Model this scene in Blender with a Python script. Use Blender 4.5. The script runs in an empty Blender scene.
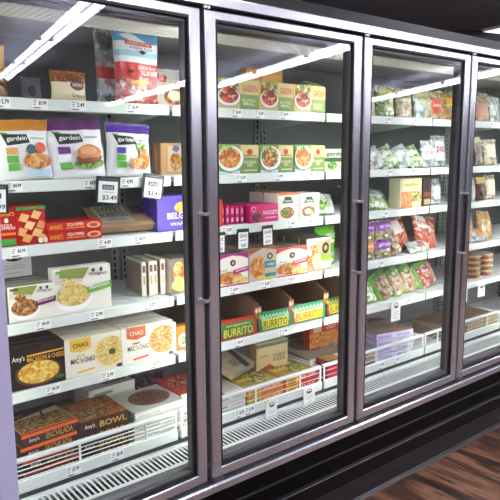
import bpy, bmesh, math, random
from mathutils import Vector, Matrix
from mathutils import noise as mnoise
random.seed(7)
COL = bpy.context.scene.collection
Z0 = 1.53            # height of the eye level above the floor; heights below are given relative to it

# ------------------------------------------------------------------ materials
def lin(h):
    if isinstance(h, str):
        h = h.lstrip('#'); c = [int(h[i:i+2], 16)/255 for i in (0, 2, 4)]
    else: c = list(h)
    return tuple((x/12.92 if x <= .04045 else ((x+.055)/1.055)**2.4) for x in c) + (1,)
MATS = {}
def M(hexc, rough=.5, metal=0, name=None, spec=.5, coat=0):
    k = (hexc, rough, metal, coat)
    if k in MATS: return MATS[k]
    m = bpy.data.materials.new(name or 'paint'); m.use_nodes = True
    b = m.node_tree.nodes['Principled BSDF']
    b.inputs['Base Color'].default_value = lin(hexc)
    b.inputs['Roughness'].default_value = rough
    b.inputs['Metallic'].default_value = metal
    b.inputs['Specular IOR Level'].default_value = spec
    b.inputs['Coat Weight'].default_value = coat
    MATS[k] = m
    return m
def emit(hexc, s, name='lamp_glow'):
    m = bpy.data.materials.new(name); m.use_nodes = True
    nt = m.node_tree; nt.nodes.clear()
    e = nt.nodes.new('ShaderNodeEmission'); o = nt.nodes.new('ShaderNodeOutputMaterial')
    e.inputs[0].default_value = lin(hexc); e.inputs[1].default_value = s
    nt.links.new(e.outputs[0], o.inputs[0]); return m
def ramp(nt, cols, const=False):
    r = nt.nodes.new('ShaderNodeValToRGB'); cr = r.color_ramp
    if const: cr.interpolation = 'CONSTANT'
    n = len(cols)
    while len(cr.elements) < n: cr.elements.new(.5)
    for i, c in enumerate(cols):
        cr.elements[i].position = i/n if const else i/(n-1)
        cr.elements[i].color = lin(c)
    return r
def food(cols, scale=90, rough=.5, stretch=(1,1,1), bump=.3, coat=0, key=None):
    k = ('food', tuple(cols), scale, stretch, coat)
    if k in MATS: return MATS[k]
    m = bpy.data.materials.new('food_print'); m.use_nodes = True
    nt = m.node_tree; b = nt.nodes['Principled BSDF']
    tc = nt.nodes.new('ShaderNodeTexCoord'); mp = nt.nodes.new('ShaderNodeMapping')
    mp.inputs['Scale'].default_value = stretch
    nt.links.new(tc.outputs['Object'], mp.inputs[0])
    nz = nt.nodes.new('ShaderNodeTexNoise'); nz.inputs['Scale'].default_value = scale*.7
    mx = nt.nodes.new('ShaderNodeMixRGB'); mx.blend_type = 'ADD'; mx.inputs[0].default_value = .012
    nt.links.new(mp.outputs[0], nz.inputs[0]); nt.links.new(mp.outputs[0], mx.inputs[1]); nt.links.new(nz.outputs['Color'], mx.inputs[2])
    v = nt.nodes.new('ShaderNodeTexVoronoi'); v.inputs['Scale'].default_value = scale
    nt.links.new(mx.outputs[0], v.inputs['Vector'])
    sep = nt.nodes.new('ShaderNodeSeparateColor'); nt.links.new(v.outputs['Color'], sep.inputs[0])
    r = ramp(nt, cols, True); nt.links.new(sep.outputs[0], r.inputs[0])
    n2 = nt.nodes.new('ShaderNodeTexNoise'); n2.inputs['Scale'].default_value = scale*2.2; nt.links.new(mp.outputs[0], n2.inputs[0])
    r2 = ramp(nt, ['#8a8a8a', '#ffffff']); nt.links.new(n2.outputs[0], r2.inputs[0])
    mm = nt.nodes.new('ShaderNodeMixRGB'); mm.blend_type = 'MULTIPLY'; mm.inputs[0].default_value = .55
    nt.links.new(r.outputs[0], mm.inputs[1]); nt.links.new(r2.outputs[0], mm.inputs[2])
    nt.links.new(mm.outputs[0], b.inputs['Base Color'])
    b.inputs['Roughness'].default_value = rough; b.inputs['Coat Weight'].default_value = coat
    if coat:
        bp = nt.nodes.new('ShaderNodeBump'); bp.inputs['Strength'].default_value = bump; bp.inputs['Distance'].default_value = .004
        nt.links.new(n2.outputs[0], bp.inputs['Height']); nt.links.new(bp.outputs[0], b.inputs['Normal'])
    MATS[k] = m; return m
F = dict(
 pasta=food(['#f0cf6a','#f7dd8e','#e3b84a','#fbe8a8'],110,stretch=(1,1,1.6)),
 mac=food(['#e8b23c','#f3c95c','#d99a2a','#f8dd80'],100),
 fries=food(['#e8873a','#f3a055','#d9682a','#f6b97a'],110,stretch=(1,1,1.7)),
 nugget=food(['#d98a3a','#e8a65a','#c06a25','#f0be7c'],75),
 stew=food(['#c8622c','#e0a050','#8a3a20','#e8c890','#6f8a3a'],90),
 veg=food(['#7f9a3c','#b9c46a','#c8743a','#e4d9a8','#4f6a2c'],90),
 cluster=food(['#b8743a','#d89a58','#7a4424','#e8c08a','#8a5a34','#c98a48'],150),
 salad=food(['#5f9a3a','#8fbf4a','#3f7a2c','#c8d98a'],110),
 berry=food(['#b83a30','#e86a4a','#7a2018','#f0c9a0'],90),
 rolls=food(['#f0c58a','#e8b070','#c81e22','#f5d4a0','#e0a860'],38),
 grain=food(['#8a6a3c','#4a3820','#b9955a','#2e2416','#c9a860'],150,stretch=(1,1.4,1)),
 granola=food(['#b06a38','#7a4020','#c98a50','#8f5228'],160),
 choc=food(['#5a3420','#7a4a30','#3a2014','#8a5a3a'],120),
 shrimp=food(['#e8845a','#f0a080','#d8d0c8','#f6c8b0'],70),
 wood=food(['#3a2a20','#4a382a','#2a1e16','#56422f'],20),
)
def clearbag(cols, scale=60):
    return food(cols, scale, .35, coat=.6, bump=.6)
BV = dict(
 greens=clearbag(['#6f9a3c','#a9c46a','#3f6a2c','#cdd6c0','#8fb050','#e4e8e0'],70),
 frost=clearbag(['#c9cfcf','#9aa8a0','#e4e8e8','#7f8f78','#b8c0b4'],45),
 redveg=clearbag(['#c8402a','#e07a4a','#8a2a1c','#e8c8b0','#d85a38'],60),
 mixed=clearbag(['#8fae5a','#c89878','#a85038','#d8c8b0','#6a8a40','#b08868'],60),
 brown=clearbag(['#8a6a48','#b0906a','#5a4028','#a87a4a','#cfc0a8'],70),
 orange=clearbag(['#c8913a','#dba850','#a8702a','#e0b870','#8f7a5a'],60),
 nuts=clearbag(['#4a3424','#6a4a30','#2e2018','#8a6a48'],90),
 tan=clearbag(['#c9b48a','#a88f68','#e0d4b8','#8a7454'],70),
 dark=clearbag(['#3a2430','#523448','#241820','#6a4858'],60),
 shrimp=clearbag(['#c8604a','#e8947a','#dcd6d0','#b84a38'],60),
)
# ------------------------------------------------------------------ object helpers
def link(name, me, parent=None, loc=(0,0,0), rot=(0,0,0)):
    o = bpy.data.objects.new(name, me); COL.objects.link(o)
    o.location = loc; o.rotation_euler = rot
    if parent: o.parent = parent
    return o
def empty(name, label, cat, loc, rot=(0,0,0), group=None):
    o = link(name, None, None, loc, rot); o.empty_display_size = .02
    o['label'] = label; o['category'] = cat
    if group: o['group'] = group
    return o
class MB:
    """collects shapes into one mesh with material slots"""
    def __init__(s): s.v = []; s.f = []; s.m = []; s.mats = []; s.smooth = []
    def mi(s, m):
        if m not in s.mats: s.mats.append(m)
        return s.mats.index(m)
    def add(s, vs, fs, m, smooth=False):
        b = len(s.v); s.v += [tuple(p) for p in vs]; k = s.mi(m)
        for f in fs: s.f.append(tuple(b+i for i in f)); s.m.append(k); s.smooth.append(smooth)
    def box(s, x0, x1, y0, y1, z0, z1, m):
        vs = [(x,y,z) for z in (z0,z1) for y in (y0,y1) for x in (x0,x1)]
        s.add(vs, [(0,2,3,1),(4,5,7,6),(0,1,5,4),(2,6,7,3),(0,4,6,2),(1,3,7,5)], m)
    def bbox(s, x0, x1, y0, y1, z0, z1, m, r=.002):
        """bevelled box"""
        bm = bmesh.new(); bmesh.ops.create_cube(bm, size=1)
        bmesh.ops.scale(bm, vec=(x1-x0, y1-y0, z1-z0), verts=bm.verts)
        bmesh.ops.translate(bm, vec=((x0+x1)/2, (y0+y1)/2, (z0+z1)/2), verts=bm.verts)
        bmesh.ops.bevel(bm, geom=list(bm.edges), offset=r, segments=2, affect='EDGES')
        bm.verts.index_update()
        s.add([v.co[:] for v in bm.verts], [[v.index for v in f.verts] for f in bm.faces], m); bm.free()
    def tube(s, pts, r, m, n=8):
        pts = [Vector(p) for p in pts]; rings = []
        for i, p in enumerate(pts):
            d = (pts[min(i+1, len(pts)-1)] - pts[max(i-1, 0)]).normalized()
            a = d.orthogonal().normalized(); b = d.cross(a)
            rings.append([p + r*(math.cos(2*math.pi*k/n)*a + math.sin(2*math.pi*k/n)*b) for k in range(n)])
        # keep rings aligned
        vs = [q for R_ in rings for q in R_]; fs = []
        for i in range(len(pts)-1):
            for k in range(n): fs.append((i*n+k, i*n+(k+1)%n, (i+1)*n+(k+1)%n, (i+1)*n+k))
        fs.append(tuple(range(n))[::-1]); fs.append(tuple((len(pts)-1)*n+k for k in range(n)))
        s.add(vs, fs, m, True)
    def prism(s, poly, x0, x1, m):
        """poly of (y,z) extruded along x"""
        n = len(poly); vs = [(x0,y,z) for y,z in poly] + [(x1,y,z) for y,z in poly]
        fs = [(i,(i+1)%n,n+(i+1)%n,n+i) for i in range(n)] + [tuple(range(n))[::-1], tuple(range(n,2*n))]
        s.add(vs, fs, m)
    def build(s, name, parent=None, loc=(0,0,0), rot=(0,0,0), fix=True):
        me = bpy.data.meshes.new(name); me.from_pydata(s.v, [], s.f)
        for m in s.mats: me.materials.append(m)
        me.polygons.foreach_set('material_index', s.m); me.polygons.foreach_set('use_smooth', s.smooth)
        me.update()
        if fix:
            bm = bmesh.new(); bm.from_mesh(me); bmesh.ops.recalc_face_normals(bm, faces=bm.faces); bm.to_mesh(me); bm.free()
        return link(name, me, parent, loc, rot)
def copy_tree(o, parent=None):
    c = o.copy(); COL.objects.link(c)
    if parent is not None: c.parent = parent
    for ch in list(KIDS.get(o.name, [])):
        d = copy_tree(ch, c)
    return c
KIDS = {}
def kids(o): return [x for x in bpy.data.objects if x.parent == o]
def dup(o):
    c = o.copy(); COL.objects.link(c)
    for ch in o.children:
        d = ch.copy(); COL.objects.link(d); d.parent = c
        for g in ch.children:
            e = g.copy(); COL.objects.link(e); e.parent = d
    return c
def struct(name, mb, mat=None):
    o = mb.build(name); o['kind'] = 'structure'; return o
# ---- lettering
TXT = {}
def text2d(s, bold=.012):
    k = (s, bold)
    if k in TXT: return TXT[k]
    cu = bpy.data.curves.new('t', 'FONT'); cu.body = s; cu.offset = bold; cu.resolution_u = 2; cu.space_line = .8
    cu.align_x = 'CENTER'
    ob = bpy.data.objects.new('t', cu); COL.objects.link(ob)
    dg = bpy.context.evaluated_depsgraph_get(); me = ob.evaluated_get(dg).to_mesh()
    vs = [(v.co.x, v.co.y) for v in me.vertices]; fs = [tuple(p.vertices) for p in me.polygons]
    ob.evaluated_get(dg).to_mesh_clear(); bpy.data.objects.remove(ob); bpy.data.curves.remove(cu)
    x0 = min(v[0] for v in vs); x1 = max(v[0] for v in vs); y0 = min(v[1] for v in vs); y1 = max(v[1] for v in vs)
    vs = [((a-x0)/(x1-x0), (b-y0)/(y1-y0)) for a, b in vs]
    TXT[k] = (vs, fs); return TXT[k]
# ---- artwork printed on a face; S(u,v,eps) gives a local point
def art(parent, S, items, flat=True):
    for i, it in enumerate(items):
        kind, part = it[0], it[1]; e = .0006*(i+1)
        mb = MB()
        if kind == 'r':
            u0, v0, u1, v1, m = it[2:7]
            sk = it[7] if len(it) > 7 else 0       # skew of the right side
            n = 1 if flat else 10; q = 1 if flat else 10
            vs = [S(u0+(u1-u0)*a/n, v0+(v1-v0)*b/q + sk*a/n, e) for b in range(q+1) for a in range(n+1)]
            fs = [(b*(n+1)+a, b*(n+1)+a+1, (b+1)*(n+1)+a+1, (b+1)*(n+1)+a) for b in range(q) for a in range(n)]
        elif kind == 'e':
            cx, cy, rx, ry, m = it[2:7]; N = 24; rings = 1 if flat else 4
            vs = [S(cx, cy, e)]; fs = []
            for r in range(1, rings+1):
                for a in range(N):
                    t = 2*math.pi*a/N; k = r/rings
                    vs.append(S(min(.995, max(.005, cx+rx*k*math.cos(t))), min(.995, max(.005, cy+ry*k*math.sin(t))), e))
            for a in range(N): fs.append((0, 1+a, 1+(a+1)%N))
            for r in range(rings-1):
                for a in range(N): fs.append((1+r*N+a, 1+(r+1)*N+a, 1+(r+1)*N+(a+1)%N, 1+r*N+(a+1)%N))
        elif kind == 'p':
            pts, m = it[2:4]
            if flat: vs = [S(u, v, e) for u, v in pts]; fs = [tuple(range(len(pts)))]
            else:                                  # fan of subdivided triangles so the print follows the film
                cu = sum(p[0] for p in pts)/len(pts); cv = sum(p[1] for p in pts)/len(pts); vs = []; fs = []; q = 6
                for j in range(len(pts)):
                    A, Bp = pts[j], pts[(j+1) % len(pts)]; b0 = len(vs)
                    for r in range(q+1):
                        for c in range(q+1):
                            f = r/q; g_ = c/q; pu = A[0]+(Bp[0]-A[0])*g_; pv = A[1]+(Bp[1]-A[1])*g_
                            vs.append(S(cu+(pu-cu)*f, cv+(pv-cv)*f, e))
                    for r in range(q):
                        for c in range(q): fs.append((b0+r*(q+1)+c, b0+r*(q+1)+c+1, b0+(r+1)*(q+1)+c+1, b0+(r+1)*(q+1)+c))
        elif kind == 't':
            u0, v0, u1, v1, m, s = it[2:8]; sk = it[8] if len(it) > 8 else 0
            tv, tf = text2d(s); vs = [S(u0+(u1-u0)*a, v0+(v1-v0)*b+sk*a, e) for a, b in tv]; fs = tf
        if isinstance(m, str): m = F[m] if m in F else M(m, .42)
        mb.add(vs, fs, m); mb.build(part, parent, fix=False)
def wob(x, y, z, s=20, a=.002): return a*mnoise.noise(Vector((x*s, y*s, z*s)))
# ------------------------------------------------------------------ cartons
ORD = ['', 'second', 'third', 'fourth', 'fifth', 'sixth', 'seventh']
def carton(label, x0, w, h, d, z, y=.225, body='#ffffff', front=None, items=(), top=(), left=(), rows=1, yaw=0, tilt=0, roll=0,
           name='frozen_meal_box', cat='box', group=None, side=None, topc=None, gap=.003, stack=1, where='behind it'):
    """a folded carton standing on the shelf, its printed face to the aisle; rows = how many stand behind one another"""
    t = empty(name, label, cat, (x0+w/2, y+d/2, Z0+z), (tilt, roll, yaw), group)
    mb = MB(); bc = M(body, .45); mb.bbox(-w/2, w/2, -d/2, d/2, 0, h, bc, min(.0018, d*.2))
    # glued end flaps
    sc = M(side or body, .5)
    mb.box(-w/2-.0004, -w/2, -d/2+.003, d/2-.003, h*.05, h*.95, sc)
    mb.box(w/2, w/2+.0004, -d/2+.003, d/2-.003, h*.05, h*.95, sc)
    if topc: mb.box(-w/2+.002, w/2-.002, -d/2+.002, d/2-.002, h, h+.0004, M(topc, .5))
    if front: mb.box(-w/2+.001, w/2-.001, -d/2-.0003, -d/2, .001, h-.001, M(front, .45))
    mb.build('carton', t)
    art(t, lambda u, v, e: (w*(u-.5), -d/2-.0004-e, h*v), items)
    if top: art(t, lambda u, v, e: (w*(u-.5), d*(v-.5), h+.0004+e), top)
    if left: art(t, lambda u, v, e: (-w/2-.0005-e, d*(.5-u), h*v), left)
    base = label
    for k in range(1, rows):
        c = dup(t); c.location = t.location + Vector((random.uniform(-.003,.003), k*(d+gap), 0)); c['label'] = base + ', ' + ORD[k] + ' in row'
        c['group'] = group or ('row of ' + base)[:60]
        c.rotation_euler.z += random.uniform(-.02,.02)
    if rows > 1: t['group'] = group or ('row of ' + base)[:60]; t['label'] = base + ', frontmost'
    for k in range(1, stack):
        c = dup(t); c.location = t.location + Vector((random.uniform(-.004,.004), random.uniform(0,.004), k*(h+.001))); c['group'] = group or ('pile of ' + base)[:60]
        c['label'] = base + (', topmost' if k == stack-1 else ', ' + ORD[k] + ' from bottom')
    if stack > 1: t['group'] = group or ('pile of ' + base)[:60]; t['label'] = base + ', lowest'
    return t
# ------------------------------------------------------------------ bags
def bag(label, x0, w, h, t_, z, y=.235, body='#f0f0f0', bands=(), items=(), yaw=0, tilt=-.10, roll=0, seed=0, seal='#ffffff',
        name='frozen_food_bag', cat='bag', group=None, lump=.004, taper=.04, zoff=0, mat=None):
    """pillow bag with a crimped top seal; bands = [(v0, v1, colour or material)]"""
    o = empty(name, label, cat, (x0+w/2, y+t_/2, Z0+z+zoff), (tilt, roll, yaw), group)
    rnd = random.Random(seed+17)
    sx, sz = rnd.uniform(0, 9), rnd.uniform(0, 9)
    def P(u, v, sgn, e=0):
        a = abs(2*u-1); prof = max(0, 1-a**2.6)**.6
        vv = min(1, v/.93); vert = max(0, min(1, (1-vv)*3.2))**.55 * (.75+.25*min(1, vv*5)) * (1 if v < .93 else 0)
        if v <= 0: vert *= .55
        ww = w*(1-taper*math.sin(math.pi*min(1, v))) * (1+.02*math.sin(v*7+sx))
        x = ww*(u-.5) + .0025*mnoise.noise(Vector((v*6+sx, 3, sz)))
        zz = h*v + .004*mnoise.noise(Vector((u*4+sx, 8, sz)))*(1 if v > .5 else 0)
        th = t_/2*prof*vert + lump*mnoise.noise(Vector((u*5+sx, v*6+sz, sgn*3)))*prof*min(1, vert*2) + .0012
        if v >= .93: th = .0012
        wav = .0015*math.sin(u*22+sx)*(v > .85)
        return (x, sgn*(th+e)+wav, zz)
    n, q = 20, 26; mb = MB()
    base = mat or (M(body, .32, coat=.3) if isinstance(body, str) else body)
    def mt(v):
        for b in bands:
            if b[0] <= v < b[1]: return (M(b[2], .3, coat=.3) if isinstance(b[2], str) else b[2])
        return base
    for sgn in (-1, 1):
        V = [[P(a/n, b/q, sgn) for a in range(n+1)] for b in range(q+1)]
        for b in range(q):
            vs = V[b]+V[b+1]; m = mt((b+.5)/q)
            mb.add(vs, [(a, a+1, n+2+a, n+1+a) for a in range(n)], m, True)
    # side seams
    mb.add([P(0, b/q, s) for b in range(q+1) for s in (-1, 1)], [(2*b, 2*b+1, 2*b+3, 2*b+2) for b in range(q)], base, True)
    mb.add([P(1, b/q, s) for b in range(q+1) for s in (-1, 1)], [(2*b, 2*b+1, 2*b+3, 2*b+2) for b in range(q)], base, True)
    mb.add([P(a/n, 0, s) for a in range(n+1) for s in (-1, 1)], [(2*a, 2*a+1, 2*a+3, 2*a+2) for a in range(n)], base, True)
    ob = mb.build('bag_body', o)
    bm = bmesh.new(); bm.from_mesh(ob.data); bmesh.ops.remove_doubles(bm, verts=bm.verts, dist=.0001)
    bmesh.ops.recalc_face_normals(bm, faces=bm.faces); bm.to_mesh(ob.data); bm.free()
    sm = MB()
    for k in range(3): sm.add([P(a/n, .945+k*.018, -1, .0006+.0001) for a in range(n+1)]+[P(a/n, .951+k*.018, -1, .0006) for a in range(n+1)], [(a, a+1, n+2+a, n+1+a) for a in range(n)], M(seal, .35))
    sm.build('crimped_seal', o, fix=False)
    art(o, lambda u, v, e: P(u, v, -1, e*1.3+.0009), items, flat=False)
    return o
# ================================================================== the room
def floor_mat():
    m = bpy.data.materials.new('wood_planks'); m.use_nodes = True; nt = m.node_tree; N = nt.nodes; L = nt.links
    b = N['Principled BSDF']; tc = N.new('ShaderNodeTexCoord'); sp = N.new('ShaderNodeSeparateXYZ'); L.new(tc.outputs['Object'], sp.inputs[0])
    def mth(op, a, c=None, d=None):
        n = N.new('ShaderNodeMath'); n.operation = op
        for i, q in enumerate((a, c, d)):
            if q is None: continue
            if isinstance(q, (int, float)): n.inputs[i].default_value = q
            else: L.new(q, n.inputs[i])
        return n.outputs[0]
    W_ = .30; LEN = 1.25
    xs = mth('DIVIDE', mth('SUBTRACT', sp.outputs[0], 2.6), W_); ix = mth('FLOOR', xs); fx = mth('FRACT', xs)
    sh = mth('MULTIPLY', mth('FRACT', mth('MULTIPLY', ix, .377)), LEN)
    ys = mth('DIVIDE', mth('ADD', sp.outputs[1], sh), LEN); iy = mth('FLOOR', ys); fy = mth('FRACT', ys)
    wn = N.new('ShaderNodeTexWhiteNoise'); wn.noise_dimensions = '2D'; cb = N.new('ShaderNodeCombineXYZ'); L.new(ix, cb.inputs[0]); L.new(iy, cb.inputs[1]); L.new(cb.outputs[0], wn.inputs[0])
    g = N.new('ShaderNodeCombineXYZ'); L.new(mth('MULTIPLY', sp.outputs[0], 8), g.inputs[0]); L.new(mth('MULTIPLY', sp.outputs[1], 1.3), g.inputs[1]); L.new(mth('MULTIPLY', wn.outputs[0], 31), g.inputs[2])
    nz = N.new('ShaderNodeTexNoise'); nz.inputs['Scale'].default_value = 1.6; nz.inputs['Detail'].default_value = 7; nz.inputs['Distortion'].default_value = .8; L.new(g.outputs[0], nz.inputs[0])
    r = ramp(nt, ['#1a0f0a', '#4c3222', '#6f4e38', '#94705a', '#3a261a']); L.new(nz.outputs[0], r.inputs[0])
    
    for _i, _p in enumerate((.34, .44, .52, .60, .70)): r.color_ramp.elements[_i].position = _p
    tint = ramp(nt, ['#b9a8a0', '#fff0e4', '#d8c8c4']); L.new(wn.outputs[0], tint.inputs[0])
    mm = N.new('ShaderNodeMixRGB'); mm.blend_type = 'MULTIPLY'; mm.inputs[0].default_value = 1; L.new(r.outputs[0], mm.inputs[1]); L.new(tint.outputs[0], mm.inputs[2])
    e = mth('MINIMUM', mth('MULTIPLY', mth('MINIMUM', fx, mth('SUBTRACT', 1, fx)), W_), mth('MULTIPLY', mth('MINIMUM', fy, mth('SUBTRACT', 1, fy)), LEN))
    ed = mth('LESS_THAN', e, .0022)
    m2 = N.new('ShaderNodeMixRGB'); L.new(ed, m2.inputs[0]); L.new(mm.outputs[0], m2.inputs[1]); m2.inputs[2].default_value = lin('#1c1210')
    L.new(m2.outputs[0], b.inputs['Base Color']); b.inputs['Roughness'].default_value = .42
    bp = N.new('ShaderNodeBump'); bp.inputs['Strength'].default_value = .15; L.new(nz.outputs[0], bp.inputs['Height']); L.new(bp.outputs[0], b.inputs['Normal'])
    return m
def noisy(c1, c2, scale, rough=.7, stretch=(1,1,1), name='mottled_paint', metal=0):
    m = bpy.data.materials.new(name); m.use_nodes = True; nt = m.node_tree; b = nt.nodes['Principled BSDF']
    tc = nt.nodes.new('ShaderNodeTexCoord'); mp = nt.nodes.new('ShaderNodeMapping'); mp.inputs['Scale'].default_value = stretch
    nz = nt.nodes.new('ShaderNodeTexNoise'); nz.inputs['Scale'].default_value = scale; nz.inputs['Detail'].default_value = 5
    r = ramp(nt, [c1, c2]); r.color_ramp.elements[0].position = .35; r.color_ramp.elements[1].position = .65
    nt.links.new(tc.outputs['Object'], mp.inputs[0]); nt.links.new(mp.outputs[0], nz.inputs[0]); nt.links.new(nz.outputs[0], r.inputs[0]); nt.links.new(r.outputs[0], b.inputs['Base Color'])
    b.inputs['Roughness'].default_value = rough; b.inputs['Metallic'].default_value = metal
    return m
X0, X1, Y0, Y1, ZC = -7, 17, -13.5, 3.2, Z0+1.4
ZL = Z0+1.22         # underside height of the hung lamps
mb = MB(); mb.box(X0, X1, Y0, Y1, -.1, 0, floor_mat()); struct('floor', mb)
ceil_m = noisy('#dedeee', '#e8e8f8', 1.5, .8, name='ceiling_paint')
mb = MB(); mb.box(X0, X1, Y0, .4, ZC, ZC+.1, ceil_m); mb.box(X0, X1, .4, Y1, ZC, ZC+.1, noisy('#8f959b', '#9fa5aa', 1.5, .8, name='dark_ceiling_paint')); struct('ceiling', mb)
wm = noisy('#4c4c5c', '#565668', .8, .8, name='wall_paint')
for nm, a in (('wall_left', (X0-.1, X0, Y0, Y1)), ('wall_right', (X1, X1+.1, Y0, Y1)), ('wall_front', (X0, X1, Y0-.1, Y0)), ('wall_back', (X0, X1, Y1, Y1+.1))):
    mb = MB(); mb.box(*a, 0, ZC, wm); struct(nm, mb)
# dark partition beyond the far end of the case
mb = MB(); dk = noisy('#17151c', '#1f1c25', 2, .5, name='dark_partition_paint')
p, q = Vector((6.32, 2.70)), Vector((9.0, 1.28)); d = (q-p).normalized(); p = p - d*.3; n = Vector((-d.y, d.x))*.12
mb.add([(p.x,p.y,0),(q.x,q.y,0),(q.x+n.x,q.y+n.y,0),(p.x+n.x,p.y+n.y,0),(p.x,p.y,ZC),(q.x,q.y,ZC),(q.x+n.x,q.y+n.y,ZC),(p.x+n.x,p.y+n.y,ZC)],
       [(0,3,2,1),(4,5,6,7),(0,1,5,4),(1,2,6,5),(2,3,7,6),(3,0,4,7)], dk); struct('wall_partition', mb)
# ceiling lamps: twin tube battens in rows across the aisle
TUBE = emit('#f3f4ff', 15, 'fluorescent_tube')
white = M('#e8e8ea', .4)
rows_ = [((-1.0,-.6), (-.2,-8.6), 'added out of view left of the freezer'), ((1.45,.85), (3.85,-8.2), 'in the row nearest the open door'), ((4.12,.85), (7.84,-11.8), 'in the middle row'), ((7.6,-1.2), (11.3,-8.0), 'in the farthest row')]  # the unseen row on the left is added for illumination
for ri, (a, b, nm) in enumerate(rows_):  # nearest and middle rows lengthened over the case to light the ceiling there
    a = Vector(a); b = Vector(b); L_ = (b-a).length; dn = (b-a)/L_; n = max(2, round(L_/1.75)); seg = L_/n; ang = math.atan2(dn.y, dn.x)
    for k in range(n):
        c = a + dn*seg*(k+.5); wd = .26 if ri == 1 else .24
        t = empty('ceiling_lamp', 'white twin tube ceiling lamp %s, %s from case' % (nm, ['first','second','third','fourth','fifth','sixth','seventh','eighth'][k]), 'lamp', (c.x, c.y, ZL+.02), (0,0,ang), 'ceiling lamps over the aisle')
        h = MB(); h.box(-seg/2+.02, seg/2-.02, -.035, .035, -.05, 0, white)
        for e in (-1, 1): h.box(e*(seg/2-.03)-.012, e*(seg/2-.03)+.012, -wd/2, wd/2, -.085, -.035, white)
        for e in (-1, 1): h.box(e*seg*.3-.008, e*seg*.3+.008, -.008, .008, 0, ZC-ZL-.0205, white)
        h.build('housing', t)
        for e in (-1, 1):
            g = MB(); g.tube([(-seg/2+.03, e*wd*.24, -.07), (seg/2-.03, e*wd*.24, -.07)], .034, TUBE, 10); g.build('tube', t)
# a slim bright ceiling panel beyond the far end of the case
pn = MB(); pn.box(-.35,.35,-.22,.22,-.03,0, white); t = empty('ceiling_lamp', 'pale flat ceiling light panel beyond the far end of the freezer', 'lamp', (7.02,2.12,ZC), (0,0,-.22)); pn.build('housing', t)
g = MB(); g.box(-.33,.33,-.2,.2,-.034,-.0301, emit('#e8eaf4', 1.2, 'panel_glow')); g.build('diffuser', t)

# ================================================================== the freezer case
XL, XR = -.38, 4.18
alu = noisy('#d2d1d6', '#dad9df', 3, .24, (8,8,.6), 'brushed_aluminium', .86)
black = M('#050507', .35, spec=.3); blk2 = M('#030306', .4, spec=.16); dgrey = M('#33323a', .4); liner = M('#888a8c', .5); dark_in = M('#26242a', .5)
lt = M('#d7dcda', .4); gask = M('#141418', .6)
case = empty('freezer_case', 'long glass door freezer case with black base and aluminium rails', 'freezer', ((XL+XR)/2, .35, 0))
case_off = Vector((-(XL+XR)/2, -.35, 0))
def cpart(mb, name): return mb.build(name, case, case_off)
s = MB(); YB = .64
s.box(XL, XR, YB, YB+.06, .44, Z0+.41, liner)                    # back liner
s.box(XL-.05, XL, .06, YB+.06, .0, Z0+.53, M('#c8c8d4', .4)); s.box(XR, XR+.05, .06, YB+.06, 0, Z0+.53, M('#2a2a30', .4))
cpart(s, 'end_and_back_panels')
s = MB(); s.box(XL, XR, .062, YB+.06, Z0+.415, Z0+.53, M('#b4b2ae', .5)); cpart(s, 'insulated_roof')
s = MB(); s.box(XL, XR, .19, YB, .42, .44, liner); s.box(XL, XR, .06, .7, .0, .42, black); cpart(s, 'tank_bottom')
# honeycomb air outlet along the inner ceiling
s = MB(); hc = M('#d9d7d0', .5); hb = M('#77757a', .6)
s.box(XL, XR, .09, .255, Z0+.400, Z0+.4149, hb)
for r_ in range(9):
    yy = .095+.018*r_; s.box(XL, XR, yy, yy+.006, Z0+.396, Z0+.3999, hc)
for i in range(int((XR-XL)/.022)): s.box(XL+i*.022, XL+i*.022+.008, .09, .255, Z0+.397, Z0+.3998, hc)
cpart(s, 'honeycomb_air_outlet')
# front header, rails, base
s = MB(); s.prism([(.034,Z0+.40),(.062,Z0+.40),(.062,Z0+.53),(.006,Z0+.53),(.006,Z0+.49),(.03,Z0+.49),(.03,Z0+.40)], XL, XR, black); cpart(s, 'header')
s = MB(); s.prism([(-.004,Z0+.4585),(-.004,Z0+.486),(0,Z0+.490),(.028,Z0+.490),(.028,Z0+.4585)], XL, XR, alu); cpart(s, 'top_rail')
s = MB(); s.prism([(-.006,Z0-1.188),(-.010,Z0-1.184),(-.010,Z0-1.160),(-.004,Z0-1.155),(.028,Z0-1.155),(.028,Z0-1.188)], XL, XR, alu); cpart(s, 'bottom_rail')
s = MB(); s.prism([(.034,Z0-1.19),(.034,Z0-1.10),(.05,Z0-1.085),(.075,Z0-1.085),(.075,Z0-1.19)], XL, XR, M('#5d5d60', .4)); s.box(XL, XR, .031, .0339, Z0-1.17, Z0-1.108, black); cpart(s, 'sill')
s = MB(); s.prism([(.004,Z0-1.19),(.004,Z0-1.255),(-.004,Z0-1.262),(-.004,Z0-1.322),(-.012,Z0-1.328),(-.012,Z0-1.336),(.03,Z0-1.345),(.06,Z0-1.345),(.06,Z0-1.19)], XL, XR, blk2)
s.box(XL, XR, -.0135, -.0119, Z0-1.3335, Z0-1.3305, M('#c0c0c8', .25, .7)); s.box(XL, XR, -.001, .0041, Z0-1.2585, Z0-1.2565, M('#5a5a62', .3, .6)); cpart(s, 'kick_panel')  # pale strips paint the highlight lines along the panel's lip and seam
s = MB(); s.box(XL, XR, .03, .06, Z0-1.44, Z0-1.345, M('#060608', .4, spec=.3)); cpart(s, 'lower_kick_panel')
s = MB(); s.prism([(.06,.095),(.03,.095),(.022,.05),(.018,.014),(.002,.003),(.002,0),(.06,0)], XL, XR, M('#221e1d', .35)); s.box(XL, XR, .001, .004, 0, .004, M('#6f6a66', .4)); cpart(s, 'cove_base')
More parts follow.
